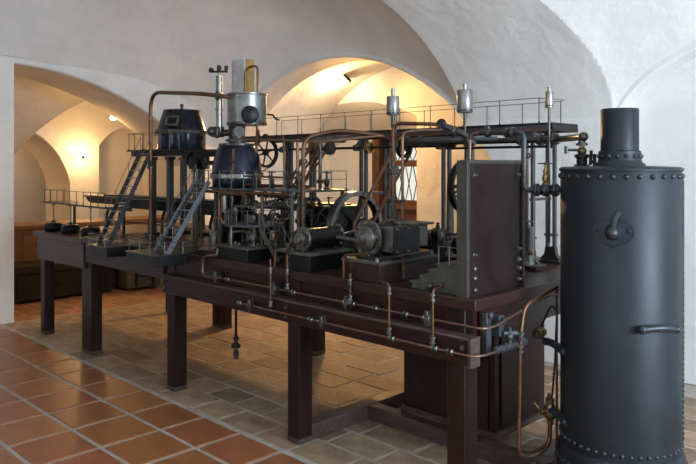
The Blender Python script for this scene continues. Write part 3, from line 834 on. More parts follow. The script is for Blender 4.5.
build('flue_pipe', MB().tube([(bx1+0.02, by0-0.01, zb-0.01), (bx1+0.02, by0-0.01, zt-0.07), (bx1+0.075, by0+0.05, zt-0.045), (bx1+0.075, by0+0.05, zb-0.06), (bx1+0.06, by0+0.05, Z2+0.25)], 0.008, 10, 0.05), 'copper', t)
# standpipe with cup fittings on the viewer's left
sx, sy = TX-0.083, TY-0.083
sp = build('standpipe', MB().cyl((sx,sy,Z2+0.36), (sx,sy,2.09), 0.021, n=18).lathe((sx,sy,1.86), [(0.021,0),(0.028,0.003),(0.028,0.011),(0.021,0.014)]).lathe((sx,sy,2.085), [(0.021,0),(0.021,0.006),(0.008,0.01),(0.008,0.05)], n=16), 'silver', t)
build('cross_arm', MB().cyl((sx-0.04,sy-0.035,2.118), (sx+0.045,sy+0.035,2.118), 0.007, n=10).sphere((sx-0.04,sy-0.035,2.128), 0.018).lathe((sx,sy,2.11), [(0.015,0),(0.015,0.045),(0.01,0.05)], n=12).lathe((sx+0.04,sy+0.03,2.11), [(0.010,0),(0.013,0.02),(0.013,0.045)], n=12), 'black_iron', sp)
build('elbow_box', MB().box(sx-0.05, sx+0.02, sy-0.03, sy+0.03, Z2+0.33, Z2+0.40).sphere((sx-0.055,sy-0.02,Z2+0.37), 0.033), 'gunmetal', t, bevel=0.006)
ladder('tower_ladder_stair', 'steep grey ladder stair leading up to the tower platform', (-3.93, 2.585, Z2+0.04), (-3.99, 2.32, 0.944), (1,0,0), 0.15, 8, group='ladder stairs')

# small pump with copper loops in front of the tower
t = thing('feed_pump', 'small black pump with a pale copper swan neck beside the tower stair', 'pump', (-3.72, 2.54, 0.937))
build('base', MB().box(-3.83, -3.62, 2.465, 2.60, 0.937, 0.968), 'black_iron', t, bevel=0.003)
build('plate', MB().box(-3.815, -3.635, 2.475, 2.59, 0.968, 0.976), 'steel', t, bevel=0.002)
build('cylinder', MB().lathe((-3.72,2.53,0.976), [(0.035,0),(0.035,0.012),(0.024,0.016),(0.024,0.09),(0.034,0.094),(0.034,0.106),(0.012,0.11)], n=24), 'worn_iron', t)
build('cover', MB().box(-3.80, -3.64, 2.50, 2.57, 1.082, 1.092), 'steel', t, bevel=0.002)
build('swan_neck', MB().tube([(-3.72,2.53,1.09), (-3.72,2.53,1.16), (-3.66,2.53,1.175), (-3.62,2.56,1.12)], 0.009, 10, 0.04), 'copper_pale', t)
build('delivery_pipe', MB().tube([(-3.70,2.50,1.0), (-3.60,2.47,1.0), (-3.56,2.45,0.99), (-3.56,2.44,0.955), (-3.64,2.437,0.95), (-3.70,2.436,0.93), (-3.70,2.436,0.817), (-3.62,2.436,0.817)], 0.0075, 10, 0.035), 'copper_pale', t)
t = thing('copper_loop', 'broad brown copper loop hanging below the tower platform', 'pipe', (-3.62, 2.52, 1.2))
build('pipe', MB().tube([(-3.42,2.55,1.325), (-3.69,2.55,1.325), (-3.69,2.55,1.16), (-3.52,2.55,1.15)], 0.012, 12, 0.05), 'copper', t)
flange(t, (-3.53,2.55,1.15), (1,0,-0.05), 0.022, 0.012)

# lower pump stand with a round railed platform
QX, QY = -3.46, 2.645
t = thing('pump_stand', 'round railed platform over a pump on a black stone plinth', 'pump stand', (QX, QY, 0.937))
build('plinth', MB().box(-3.60, -3.29, 2.468, 2.84, 0.937, 1.005), 'black_iron', t, bevel=0.004)
build('plinth_cap', MB().box(-3.61, -3.28, 2.46, 2.85, 1.005, 1.02), 'stone_grey', t, bevel=0.003)
build('pump_body', MB().lathe((QX,QY,1.02), [(0.075,0),(0.078,0.012),(0.055,0.02),(0.05,0.06),(0.062,0.066),(0.062,0.08),(0.04,0.085),(0.035,0.112)], n=32), 'worn_iron', t)
build('air_vessel', MB().lathe((QX+0.09,QY-0.07,1.02), [(0.03,0),(0.03,0.01),(0.02,0.015),(0.028,0.03),(0.03,0.06),(0.02,0.085),(0.006,0.095)], n=20), 'worn_iron', t)
build('elbow', MB().tube([(QX-0.10,QY-0.10,1.03), (QX-0.10,QY-0.10,1.09), (QX-0.03,QY-0.05,1.10)], 0.013, 12, 0.04), 'worn_iron', t)
build('bolts', MB().bolts((QX,QY,1.02), (0,0,1), 0.11, 8, 0.009, 0.014), 'steel', t, kind='stuff')
build('round_deck', MB().lathe((QX,QY,1.132), [(0.178,0),(0.182,0.002),(0.182,0.012),(0.05,0.013)], n=56), 'grey_paint', t)
for k in range(6):
    a = 2*PI*k/6 + 0.4
    x, y = QX+0.155*math.cos(a), QY+0.155*math.sin(a)
    build('column', MB().cyl((x,y,1.02), (x,y,1.132), 0.006, n=8), 'worn_iron', t)
pts = [(QX+0.175*math.cos(R(170+14*k)), QY+0.175*math.sin(R(170+14*k)), 1.145) for k in range(16)]
railing(t, pts, 0.085, 10, 'grey_paint', 0.0028)
# valve gear standing on the round deck
build('valve_chest', MB().box(QX-0.02, QX+0.08, QY-0.06, QY+0.04, 1.145, 1.202), 'worn_iron', t, bevel=0.006)
build('governor', MB().lathe((QX+0.03,QY-0.01,1.202), [(0.02,0),(0.008,0.006),(0.008,0.03),(0.045,0.034),(0.045,0.044),(0.008,0.048),(0.008,0.07)], n=24), 'worn_iron', t)
build('rocker', MB().bar((QX-0.12,QY-0.05,1.245), (QX+0.17,QY+0.02,1.255), 0.02, 0.014), 'worn_iron', t)
for k, dx in enumerate((-0.12, 0.16)):
    build('oil_cup', MB().lathe((QX+dx,QY-0.05+0.07*k,1.145), [(0.012,0),(0.012,0.05),(0.018,0.06),(0.018,0.08),(0.01,0.095)], n=14), 'steel', t)
ladder('short_ladder_stair', 'short grey ladder stair descending from the round pump platform', (-3.32, 2.63, 1.14), (-3.14, 2.63, 0.944), (0,1,0), 0.11, 6, group='ladder stairs', hr=0.085, mt='worn_iron')
# machinery behind the tower platform (right half)
t = thing('beam_pump', 'dark vertical pump with spoked gear wheel behind the round platform', 'pump', (-3.44, 2.92, 0.937))
build('base', MB().box(-3.59, -3.29, 2.86, 3.04, 0.937, 0.97), 'black_iron', t, bevel=0.004)
for x in (-3.53, -3.35):
    build('cylinder', MB().lathe((x,2.94,0.97), [(0.045,0),(0.045,0.014),(0.032,0.018),(0.032,0.16),(0.043,0.165),(0.043,0.18),(0.014,0.185),(0.008,0.27)], n=24), 'gunmetal', t)
build('cross_beam', MB().bar((-3.59,2.94,1.24), (-3.27,2.94,1.24), 0.03, 0.03), 'gunmetal', t, bevel=0.004)
g = MB().ring((-3.25,2.94,1.24), (1,0,0), 0.07, 0.055, 0.018, 32)
for k in range(5):
    a = 2*PI*k/5
    g.cyl((-3.25,2.94,1.24), (-3.25,2.94+0.06*math.cos(a),1.24+0.06*math.sin(a)), 0.005, n=6)
g.lathe((-3.275,2.94,1.24), [(0.014,0),(0.014,0.04)], (1,0,0), 12)
build('gear_wheel', g, 'gunmetal', t)

# linkage and hand gear crowded under the tower platform
t = thing('valve_gear', 'crowded dark linkage of rods, wheels and levers under the tower platform', 'linkage', (-3.3, 2.72, 1.2))
for z, y in ((1.265, 2.66), (1.235, 2.74), (1.30, 2.80)):
    build('slide_bar', MB().bar((-3.62, y, z), (-3.06, y, z), 0.014, 0.014), 'gunmetal', t)
for k, x in enumerate((-3.56, -3.47, -3.36, -3.25, -3.14)):
    build('lever', MB().cyl((x, 2.66, 1.25), (x+0.02*(-1)**k, 2.64, 1.34), 0.005, n=8).sphere((x+0.02*(-1)**k, 2.64, 1.34), 0.009), 'gunmetal', t)
    build('pin_block', MB().box(x-0.016, x+0.016, 2.645, 2.675, 1.245, 1.283), 'gunmetal', t, bevel=0.003)
for x in (-3.52, -3.30, -3.10): handwheel(t, (x, 2.635, 1.285), (0.3,-1,0.1), 0.024, 'steel')
for x in (-3.60, -3.08): build('hanger', MB().cyl((x, 2.70, 1.23), (x, 2.70, 1.342), 0.006, n=8), 'gunmetal', t)
for y in (2.66, 2.74): build('cross_bar', MB().bar((-3.40, 2.64, 1.25+0.2*(y-2.66)), (-3.40, 2.82, 1.29), 0.012, 0.012), 'gunmetal', t)
# brown pipes laid along the tower platform
for lab, pts, r in (('brown copper pipe lying on the tower platform behind its railing', [(-3.60, 2.70, 1.375), (-3.10, 2.70, 1.375), (-3.06, 2.74, 1.375)], 0.009),
                    ('thin brown copper pipe at rail height along the tower platform', [(-3.56, 2.64, 1.432), (-3.04, 2.64, 1.425)], 0.006)):
    q = thing('deck_pipe', lab, 'pipe', pts[0], 'pipes on the tower platform')
    build('pipe', MB().tube(pts, r, 10, 0.03), 'copper', q)
    for k in (0.2, 0.5, 0.8):
        p_ = V(pts[0])*(1-k) + V(pts[1])*k
        build('support', MB().cyl((p_.x, p_.y, 1.354), (p_.x, p_.y, p_.z), 0.004, n=6), 'gunmetal', q)
        flange(q, p_, (1,0,0), r*1.9, 0.010)
# small valves standing on the platform
for k, (x, y) in enumerate(((-3.48, 2.80), (-3.22, 2.80), (-3.08, 2.90))):
    q = thing('platform_valve', ('small upright valve on the tower platform, nearest the blue bell', 'small upright valve in the middle of the tower platform', 'small upright valve at the outer end of the tower platform')[k], 'valve', (x, y, Z2), 'upright valves on the tower platform')
    build('body', MB().lathe((x,y,Z2), [(0.02,0),(0.02,0.01),(0.01,0.014),(0.017,0.035),(0.017,0.055),(0.008,0.065),(0.006,0.10)], n=16), 'gunmetal', q)
    handwheel(q, (x,y,Z2+0.10), (0,0,1), 0.024)

# ---------------------------------------------------------------- gallery deck on its columns behind the engines
DX0, DX1, DY0, DY1, DZ = -4.62, -1.90, 3.44, 3.74, 1.69
gd = thing('gallery', 'long railed steel gallery on twin grey columns along the back of the table', 'gallery', (-3.2, 3.6, 0.937))
build('deck_plate', MB().box(DX0, DX1, DY0, DY1, DZ+0.026, DZ+0.040), 'black_iron', gd, bevel=0.002)
build('edge_beam', MB().box(DX0, DX1, DY0, DY0+0.012, DZ+0.004, DZ+0.026), 'deck_steel', gd)
build('edge_beam', MB().box(DX0, DX1, DY1-0.012, DY1, DZ+0.004, DZ+0.026), 'deck_steel', gd)
build('bottom_flange', MB().box(DX0, DX1, DY0-0.006, DY0+0.04, DZ-0.006, DZ+0.004), 'rust', gd)
build('bottom_flange', MB().box(DX0, DX1, DY1-0.04, DY1+0.006, DZ-0.006, DZ+0.004), 'rust', gd)
build('end_beam', MB().box(DX1-0.012, DX1, DY0, DY1, DZ-0.004, DZ+0.026), 'black_iron', gd)
for k in range(9):
    x = -4.5 + k*0.31
    build('joist', MB().box(x-0.012, x+0.012, DY0+0.012, DY1-0.012, DZ+0.0, DZ+0.026), 'black_iron', gd)
railing(gd, [(-1.98-0.25*10, DY0+0.012, DZ+0.04), (-1.98, DY0+0.012, DZ+0.04)], 0.135, 11, 'gunmetal', 0.003)
railing(gd, [(-2.0-0.25*10, DY1-0.012, DZ+0.04), (-2.0, DY1-0.012, DZ+0.04)], 0.135, 11, 'gunmetal', 0.003)
build('handrail', MB().tube([(-1.98, DY0+0.012, DZ+0.175), (-1.93, DY0+0.10, DZ+0.172), (-1.93, DY1-0.1, DZ+0.172), (-2.0, DY1-0.012, DZ+0.175)], 0.0022, 6, 0.02), 'gunmetal', gd)
for x in (-2.05, -2.62, -3.32, -4.10):
    for y in (3.47, 3.71):
        c = build('column', MB().box(x-0.030, x-0.014, y-0.012, y+0.012, 0.99, DZ-0.006).box(x+0.014, x+0.030, y-0.012, y+0.012, 0.99, DZ-0.006), 'grey_paint', gd)
        build('tie_plate', MB().box(x-0.036, x+0.036, y-0.016, y+0.016, DZ-0.07, DZ-0.006), 'grey_paint', c)
        build('tie_plate', MB().box(x-0.036, x+0.036, y-0.016, y+0.016, 1.09, 1.105), 'grey_paint', c)
        build('foot', MB().prism([(x-0.07,0.937),(x+0.07,0.937),(x+0.055,0.965),(x+0.036,0.99),(x+0.030,1.03),(x-0.030,1.03),(x-0.036,0.99),(x-0.055,0.965)], y-0.016, y+0.016, 'y').box(x-0.08, x+0.08, y-0.05, y+0.05, 0.937, 0.952), 'gunmetal', c)
    build('cross_tie', MB().box(x-0.008, x+0.008, 3.484, 3.696, 1.30, 1.315), 'gunmetal', gd)
# overhead line shaft with pulleys
def wheel(parent, c, ro, ri, w, spokes, m, hub=0.02, name='pulley', axis=(1,0,0), sr=0.006, curved=False):
    d, u, q = frame_of(axis); c = V(c)
    o = build(name, MB().ring(c, axis, ro, ri, w, 56), m, parent)
    for k in range(spokes):
        a = 2*PI*k/spokes + 0.3
        build('spoke', MB().cyl(c + (u*math.cos(a)+q*math.sin(a))*hub*0.6, c + (u*math.cos(a)+q*math.sin(a))*(ri+0.002), sr*1.2, sr, 8), m, o)
    build('hub', MB().lathe(c - d*w*0.7, [(hub*0.9,0),(hub,w*0.1),(hub,w*1.3),(hub*0.9,w*1.4)], axis, 18), m, o)
    return o
SY, SZ = 3.40, 1.615
t = thing('line_shaft', 'overhead line shaft with spoked and brass pulleys below the gallery', 'line shaft', (-3.5, SY, SZ))
build('shaft', MB().cyl((-4.60, SY, SZ), (-2.50, SY, SZ), 0.0085, n=12), 'black_iron', t)
wheel(t, (-4.30, SY, SZ-0.02), 0.115, 0.097, 0.022, 6, 'black_iron', 0.024)
for x in (-3.75, -3.70): wheel(t, (x, SY, SZ), 0.045, 0.03, 0.034, 5, 'brass', 0.014, sr=0.004)
wheel(t, (-3.58, SY, SZ), 0.045, 0.032, 0.03, 5, 'black_iron', 0.014, sr=0.004)
wheel(t, (-3.20, SY, SZ), 0.04, 0.028, 0.03, 5, 'brass', 0.013, sr=0.004)
wheel(t, (-2.90, SY, SZ-0.005), 0.066, 0.048, 0.03, 6, 'black_iron', 0.018, sr=0.005)
for x in (-4.10, -3.32, -2.62):
    build('hanger', MB().bar((x, SY, SZ), (x, 3.46, DZ-0.006), 0.022, 0.022).lathe((x-0.016, SY, SZ), [(0.022,0),(0.022,0.032)], (1,0,0), 16), 'gunmetal', t)
def belt(label, x, c0, r0, c1, r1, w, m, name='drive_belt', th=0.004):
    # open loop round two pulleys standing in the y-z plane at x
    (y0, z0), (y1, z1) = c0, c1
    d = V((y1-y0, z1-z0, 0)); D = d.length; ang = math.atan2(d.y, d.x); off = math.acos((r0-r1)/D)
    pts = []
    for k in range(13): # far side of first pulley
        a = ang + off + (2*PI - 2*off)*k/12; pts.append((y0+r0*math.cos(a), z0+r0*math.sin(a)))
    for k in range(13):
        a = ang - off + 2*off*k/12; pts.append((y1+r1*math.cos(a), z1+r1*math.sin(a)))
    mb = MB(); n = len(pts)
    cy, cz = (y0+y1)/2, (z0+z1)/2
    for (py, pz) in pts:
        mb.v += [(x-w/2, py, pz), (x+w/2, py, pz)]
    for i in range(n):
        j = (i+1) % n; mb.f.append((2*i, 2*i+1, 2*j+1, 2*j))
    o = single(name, mb, m, label, 'belt', 'drive belts')
    md = o.modifiers.new('thick', 'SOLIDIFY'); md.thickness = th; md.offset = 1
    return o
FX, FY, FZ, FR = -2.95, 3.01, 1.128, 0.215
belt('dark red drive belt sloping down from the brass pulleys', -3.725, (SY, SZ), 0.047, (3.02, 1.12), 0.06, 0.03, 'belt')
belt('brown drive belt running from the black pulley to the big flywheel shaft', -2.90, (SY, SZ-0.005), 0.068, (FY, FZ), 0.062, 0.026, 'belt_tan')
belt('thin brown drive belt from the far spoked pulley', -4.30, (SY, SZ-0.02), 0.117, (2.96, 1.33), 0.04, 0.018, 'belt')
# counter pulley for the first and last belts
def countershaft(label, x0, x1, y, z, px, pr):
    t = thing('countershaft', label, 'shaft', ((x0+x1)/2, y, 0.937), 'countershafts')
    build('shaft', MB().cyl((x0,y,z), (x1,y,z), 0.008, n=12), 'gunmetal', t)
    for x in (x0+0.03, x1-0.03):
        build('pedestal', MB().prism([(y-0.05,0.937),(y+0.05,0.937),(y+0.022,z-0.01),(y+0.02,z+0.018),(y-0.02,z+0.018),(y-0.022,z-0.01)], x-0.012, x+0.012, 'x'), 'black_iron', t, bevel=0.003)
    wheel(t, (px, y, z), pr, pr-0.014, 0.034, 5, 'black_iron', 0.016, sr=0.004)
countershaft('low black countershaft on pedestals behind the dark tank', -3.84, -3.60, 3.02, 1.12, -3.725, 0.058)
# ---------------------------------------------------------------- big flywheel
t = thing('flywheel', 'big spoked iron flywheel with a bright rim behind the steam engines', 'flywheel', (FX, FY, 0.937))
rim = build('rim', MB().ring((FX,FY,FZ), (1,0,0), FR, FR-0.026, 0.05, 72), 'steel', t)
build('rim_edge', MB().torus((FX+0.0225,FY,FZ), (1,0,0), FR-0.003, 0.004, 72, 6), 'steel', rim)
for k in range(6):
    a = 2*PI*k/6 + 0.25
    build('spoke', MB().bar((FX, FY+0.03*math.cos(a), FZ+0.03*math.sin(a)), (FX, FY+(FR-0.02)*math.cos(a), FZ+(FR-0.02)*math.sin(a)), 0.022, 0.014, up=(1,0,0)), 'black_iron', t, bevel=0.003)
build('hub', MB().lathe((FX-0.04,FY,FZ), [(0.034,0),(0.038,0.01),(0.038,0.07),(0.034,0.08)], (1,0,0), 24), 'black_iron', t)
build('crankshaft', MB().cyl((FX-0.30,FY,FZ), (-2.30,FY,FZ), 0.013, n=14), 'steel', t)
wheel(t, (-2.90, FY, FZ), 0.060, 0.045, 0.03, 5, 'black_iron', 0.02, 'belt_pulley', sr=0.005)
for x in (FX-0.16, -2.66, -2.33):
    pd = build('pedestal', MB().prism([(FY-0.07,0.937),(FY+0.07,0.937),(FY+0.03,1.05),(FY+0.028,FZ+0.02),(FY-0.028,FZ+0.02),(FY-0.03,1.05)], x-0.02, x+0.02, 'x'), 'black_iron', t, bevel=0.004)
    build('bearing_cap', MB().lathe((x-0.024,FY,FZ+0.005), [(0.03,0),(0.03,0.048)], (1,0,0), 16).lathe((x,FY,FZ+0.03), [(0.012,0),(0.012,0.016),(0.007,0.02),(0.01,0.034)], n=12), 'gunmetal', pd)
wheel(t, (FX-0.24, FY, FZ+0.02), 0.10, 0.086, 0.022, 6, 'gunmetal', 0.02, 'small_wheel')
cd = build('crank_disc', MB().lathe((-2.55,FY,FZ), [(0.055,0),(0.057,0.004),(0.057,0.02),(0.05,0.024)], (1,0,0), 28).cyl((-2.53,FY-0.035,FZ+0.01), (-2.48,FY-0.035,FZ+0.01), 0.009), 'gunmetal', t)
# ---------------------------------------------------------------- steam engine on the red plinth
E1 = -2.375
t = thing('steam_engine', 'horizontal steam engine with bolted cylinder and square valve chest on a dark red plinth', 'engine', (E1, 2.65, 0.937))
build('plinth', MB().box(-2.50, -2.25, 2.462, 2.90, 0.937, 1.022), 'plinth_red', t, bevel=0.003)
build('plinth_cap', MB().box(-2.507, -2.243, 2.455, 2.907, 1.022, 1.040), 'stone_grey', t, bevel=0.004)
build('bed', MB().box(-2.45, -2.30, 2.50, 2.93, 1.040, 1.055), 'gunmetal', t, bevel=0.003)
EZ = 1.142
build('saddle', MB().prism([(E1-0.07,1.055),(E1+0.07,1.055),(E1+0.035,1.085),(E1-0.035,1.085)], 2.54, 2.66, 'y'), 'gunmetal', t, bevel=0.003)
build('cylinder', MB().lathe((E1,2.515,EZ), [(0.068,0),(0.068,0.17)], (0,1,0), 36), 'black_iron', t)
for y, r in ((2.515, 0.090), (2.685, 0.086)):
    build('cylinder_flange', MB().lathe((E1,y-0.008,EZ), [(r*0.97,0),(r,0.003),(r,0.015),(r*0.97,0.018)], (0,1,0), 36).bolts((E1,y-0.008,EZ), (0,-1,0), r*0.86, 12, 0.007, 0.011), 'worn_iron', t)
build('cylinder_cover', MB().lathe((E1,2.507,EZ), [(0.066,0),(0.062,0.014),(0.045,0.026),(0.026,0.03),(0.022,0.05),(0.012,0.054)], (0,-1,0), 32), 'worn_iron', t)
vc = build('valve_chest', MB().box(E1+0.055, E1+0.145, 2.535, 2.72, EZ-0.065, EZ+0.055), 'worn_iron', t, bevel=0.005)
build('chest_cover', MB().box(E1+0.145, E1+0.155, 2.53, 2.725, EZ-0.07, EZ+0.06), 'black_iron', vc, bevel=0.003)
for y in (2.545, 2.625, 2.71):
    for z in (EZ-0.06, EZ+0.05): bolt(vc, (E1+0.155, y, z), (1,0,0), 0.005, 'steel', 'chest_bolt')
build('lagging', MB().box(E1-0.05, E1+0.10, 2.70, 2.86, EZ-0.06, EZ+0.055), 'gunmetal', t, bevel=0.008)
build('top_plate', MB().box(E1-0.06, E1+0.13, 2.69, 2.87, EZ+0.055, EZ+0.066), 'stone_grey', t, bevel=0.002)
build('piston_rod', MB().cyl((E1,2.86,EZ), (E1,2.98,EZ), 0.011, n=12), 'steel', t)
build('crosshead', MB().box(E1-0.03, E1+0.03, 2.90, 2.945, EZ-0.03, EZ+0.03), 'steel', t, bevel=0.004)
build('tail_rod', MB().cyl((E1-0.02,2.47,EZ-0.01), (E1-0.21,2.51,EZ-0.012), 0.010, n=12), 'worn_iron', t)
build('connecting_rod', MB().bar((E1,2.93,EZ), (-2.50,FY-0.03,FZ+0.01), 0.012, 0.018), 'steel', t)
for y, dx in ((2.47, -0.10), (2.47, 0.10), (2.89, -0.1), (2.89, 0.1)): bolt(t, (E1+dx, y, 1.040), (0,0,1), 0.009, 'steel')
build('drain_pipe', MB().tube([(E1+0.02,2.47,1.07), (E1-0.10,2.445,1.055), (E1-0.10,2.445,0.94)], 0.006, 8, 0.02), 'copper', t)
build('drain_pipe', MB().tube([(-2.243,2.62,1.05), (-2.235,2.62,1.0), (-2.235,2.62,0.94)], 0.006, 8, 0.02), 'copper', t)
build('drain_cock', MB().lathe((-2.235,2.62,0.985), [(0.007,0),(0.012,0.004),(0.012,0.02),(0.007,0.024)], n=10), 'old_brass', t)
# ---------------------------------------------------------------- second cylinder on the black plinth
E2 = -2.83
t = thing('air_pump', 'horizontal air pump with a studded round end on a black plinth', 'pump', (E2, 2.7, 0.937))
build('plinth', MB().box(-2.905, -2.745, 2.462, 2.78, 0.937, 1.020), 'black_iron', t, bevel=0.003)
build('plinth_cap', MB().box(-2.912, -2.738, 2.455, 2.785, 1.020, 1.036), 'stone_grey', t, bevel=0.003)
PZ2 = 1.104
build('cylinder', MB().lathe((E2,2.49,PZ2), [(0.056,0),(0.056,0.24)], (0,1,0), 36), 'black_iron', t)
for y in (2.485, 2.735):
    build('cylinder_flange', MB().lathe((E2,y-0.007,PZ2), [(0.066,0),(0.068,0.003),(0.068,0.012),(0.066,0.015)], (0,1,0), 32).bolts((E2,y-0.007,PZ2), (0,-1,0), 0.06, 10, 0.0075, 0.012), 'worn_iron', t)
build('end_cover', MB().lathe((E2,2.478,PZ2), [(0.042,0),(0.040,0.012),(0.024,0.018),(0.024,0.03),(0.012,0.034)], (0,-1,0), 28), 'worn_iron', t)
for y in (2.52, 2.68): build('saddle', MB().prism([(E2-0.055,1.036),(E2+0.055,1.036),(E2+0.03,1.056),(E2-0.03,1.056)], y, y+0.04, 'y'), 'gunmetal', t)
build('oil_tray', MB().box(-3.04, -2.92, 2.45, 2.56, 1.028, 1.036), 'grey_paint', t)
for q in ((-3.03, 2.46), (-2.93, 2.46), (-3.03, 2.55)): build('tray_leg', MB().cyl((q[0],q[1],0.937), (q[0],q[1],1.028), 0.0045, n=8), 'copper', t)
build('grease_cup', MB().lathe((-2.96,2.50,1.036), [(0.012,0),(0.016,0.012),(0.022,0.03),(0.022,0.034),(0.01,0.036)], n=16), 'old_brass', t)
build('piston_rod', MB().cyl((E2,2.74,PZ2), (E2,2.95,FZ), 0.009, n=10), 'steel', t)
# black tank behind the pump
t = thing('condenser_tank', 'plain black condenser tank with a flat rim between tower and flywheel', 'tank', (-3.38, 3.2, 0.937))
build('body', MB().box(-3.56, -3.20, 3.08, 3.32, 0.937, 1.225), 'black_iron', t, bevel=0.005)
build('rim', MB().box(-3.575, -3.185, 3.065, 3.335, 1.225, 1.24), 'gunmetal', t, bevel=0.003)
build('lid', MB().box(-3.52, -3.24, 3.12, 3.28, 1.24, 1.25), 'black_iron', t, bevel=0.003)
handwheel(t, (-3.38, 3.2, 1.285), (0,0,1), 0.03); build('wheel_stem', MB().cyl((-3.38,3.2,1.25), (-3.38,3.2,1.29), 0.006, n=8), 'gunmetal', t)
# right flywheel partly behind the tall panel
t = thing('governor_wheel', 'dark flywheel half hidden behind the tall maroon panel', 'flywheel', (-2.40, 3.36, 0.937))
wheel(t, (-2.40, 3.36, 1.375), 0.152, 0.130, 0.034, 6, 'black_iron', 0.026, 'wheel', sr=0.007)
build('shaft', MB().cyl((-2.52,3.36,1.375), (-2.22,3.36,1.375), 0.011, n=12), 'gunmetal', t)
for x in (-2.51, -2.24):
    build('standard', MB().prism([(3.29,0.937),(3.43,0.937),(3.385,1.10),(3.378,1.40),(3.342,1.40),(3.335,1.10)], x-0.012, x+0.012, 'x'), 'gunmetal', t, bevel=0.003)
# dark low pump in front of the wheel
t = thing('duplex_pump', 'low dark pump with a row of small valves between engine and stone steps', 'pump', (-2.42, 3.14, 0.937))
build('base', MB().box(-2.60, -2.16, 3.085, 3.265, 0.937, 0.985), 'plinth_red', t, bevel=0.003)
build('bed', MB().box(-2.59, -2.17, 3.095, 3.255, 0.985, 1.0), 'gunmetal', t, bevel=0.003)
for x in (-2.52, -2.26): build('cylinder', MB().lathe((x-0.07,3.18,1.055), [(0.05,0),(0.05,0.01),(0.04,0.012),(0.04,0.128),(0.05,0.13),(0.05,0.14)], (1,0,0), 28), 'black_iron', t)
build('link', MB().bar((-2.46,3.18,1.06), (-2.32,3.18,1.06), 0.02, 0.02), 'steel', t)
for x in (-2.55, -2.48, -2.42, -2.35, -2.29, -2.22):
    build('valve', MB().lathe((x,3.14,1.085), [(0.014,0),(0.014,0.012),(0.007,0.016),(0.007,0.035),(0.014,0.04),(0.010,0.052)], n=12), 'gunmetal', t)
build('delivery_pipe', MB().tube([(-2.56,3.14,1.12), (-2.22,3.14,1.12)], 0.008, 8), 'gunmetal', t)

# ---------------------------------------------------------------- tall maroon panel and stone steps at the table's end
t = thing('maroon_panel', 'tall thin maroon iron panel with bolted edges at the near table end', 'panel', (-1.775, 2.68, 0.937))
build('sheet', MB().box(-1.785, -1.752, 2.475, 2.895, 0.937, 1.505), 'panel_red', t)
build('corner_angle', MB().box(-1.80, -1.745, 2.455, 2.475, 0.937, 1.52), 'angle_iron', t, bevel=0.002)
build('corner_angle', MB().box(-1.752, -1.743, 2.475, 2.50, 0.937, 1.505), 'panel_red', t, bevel=0.001)
build('edge_angle', MB().box(-1.80, -1.743, 2.895, 2.91, 0.937, 1.52), 'angle_iron', t, bevel=0.002)
build('top_angle', MB().box(-1.80, -1.743, 2.475, 2.895, 1.505, 1.522), 'angle_iron', t, bevel=0.002)
build('rear_sheet', MB().box(-1.80, -1.785, 2.475, 2.895, 0.937, 1.505), 'angle_iron', t)
for z in (1.455, 1.115): 
    bolt(t, (-1.752, 2.515, z), (1,0,0), 0.007, 'steel'); bolt(t, (-1.752, 2.865, z), (1,0,0), 0.007, 'steel')
for z in (1.055, 1.015, 0.965):
    bolt(t, (-1.752, 2.51, z), (1,0,0), 0.011, 'steel')
    bolt(t, (-1.752, 2.865, z+0.008), (1,0,0), 0.010, 'steel')
t = thing('stone_steps', 'small flight of grey stone steps with a wire railing beside the maroon panel', 'steps', (-1.93, 2.6, 0.937))
xs_ = [-2.08, -2.025, -1.975, -1.93, -1.803]
for k in range(4):
    x0 = xs_[k]
    build('step', MB().box(x0, -1.803 if k == 3 else xs_[k+1]+0.002, 2.49, 2.74, 0.937, 0.937+0.031*(k+1)), 'stone_grey', t, bevel=0.003)
    build('step_nosing', MB().box(x0-0.006, (-1.803 if k == 3 else xs_[k+1]), 2.484, 2.746, 0.937+0.031*(k+1)-0.004, 0.937+0.031*(k+1)+0.003), 'stone_grey', t)
railing(t, [(-1.925, 2.495, 1.064), (-1.81, 2.495, 1.064)], 0.075, 3, 'steel', 0.003)
railing(t, [(-1.925, 2.735, 1.064), (-1.81, 2.735, 1.064)], 0.075, 3, 'steel', 0.003)
build('step_valve', MB().sphere((-1.96,2.472,0.962), 0.016).cyl((-1.96,2.48,0.962), (-1.90,2.48,0.975), 0.008, n=10).sphere((-1.90,2.478,0.975), 0.012), 'gunmetal', t)

# ---------------------------------------------------------------- standing exhaust pots over the gallery
def exhaust(label, c, zb, z0, z1, r, rc, zc, rod):
    x, y = c
    t = thing('exhaust_pot', label, 'exhaust pot', (x, y, zb), 'exhaust pots above the gallery')
    build('rod', MB().cyl((x,y,zb), (x,y,z0), rod, n=12), 'gunmetal', t)
    build('pot', MB().lathe((x,y,z0), [(rod,0),(r*0.94,0.0),(r,0.004),(r,z1-z0-0.004),(r*0.94,z1-z0),(rc,z1-z0)], n=36), 'silver', t)
    build('outlet', MB().lathe((x,y,z1), [(rc,0),(rc,zc-z1-0.004),(rc*1.12,zc-z1-0.003),(rc*1.12,zc-z1)], n=20), 'silver', t)
    build('hoop', MB().lathe((x,y,z0+0.008), [(r,0),(r*1.02,0.001),(r*1.02,0.006),(r,0.007)], n=36), 'gunmetal', t)
    return t
exhaust('leftmost silver exhaust pot on a thick flanged pipe', (-2.79, 3.17), 1.73, 1.798, 1.910, 0.0395, 0.0125, 1.958, 0.013)
exhaust('middle and widest silver exhaust pot on a thin rod', (-2.29, 3.20), 1.62, 1.788, 1.913, 0.0435, 0.013, 1.945, 0.0085)
exhaust('rightmost small silver exhaust pot on a long rod by the boiler', (-1.835, 3.30), 1.10, 1.793, 1.878, 0.0215, 0.010, 1.90, 0.0068)

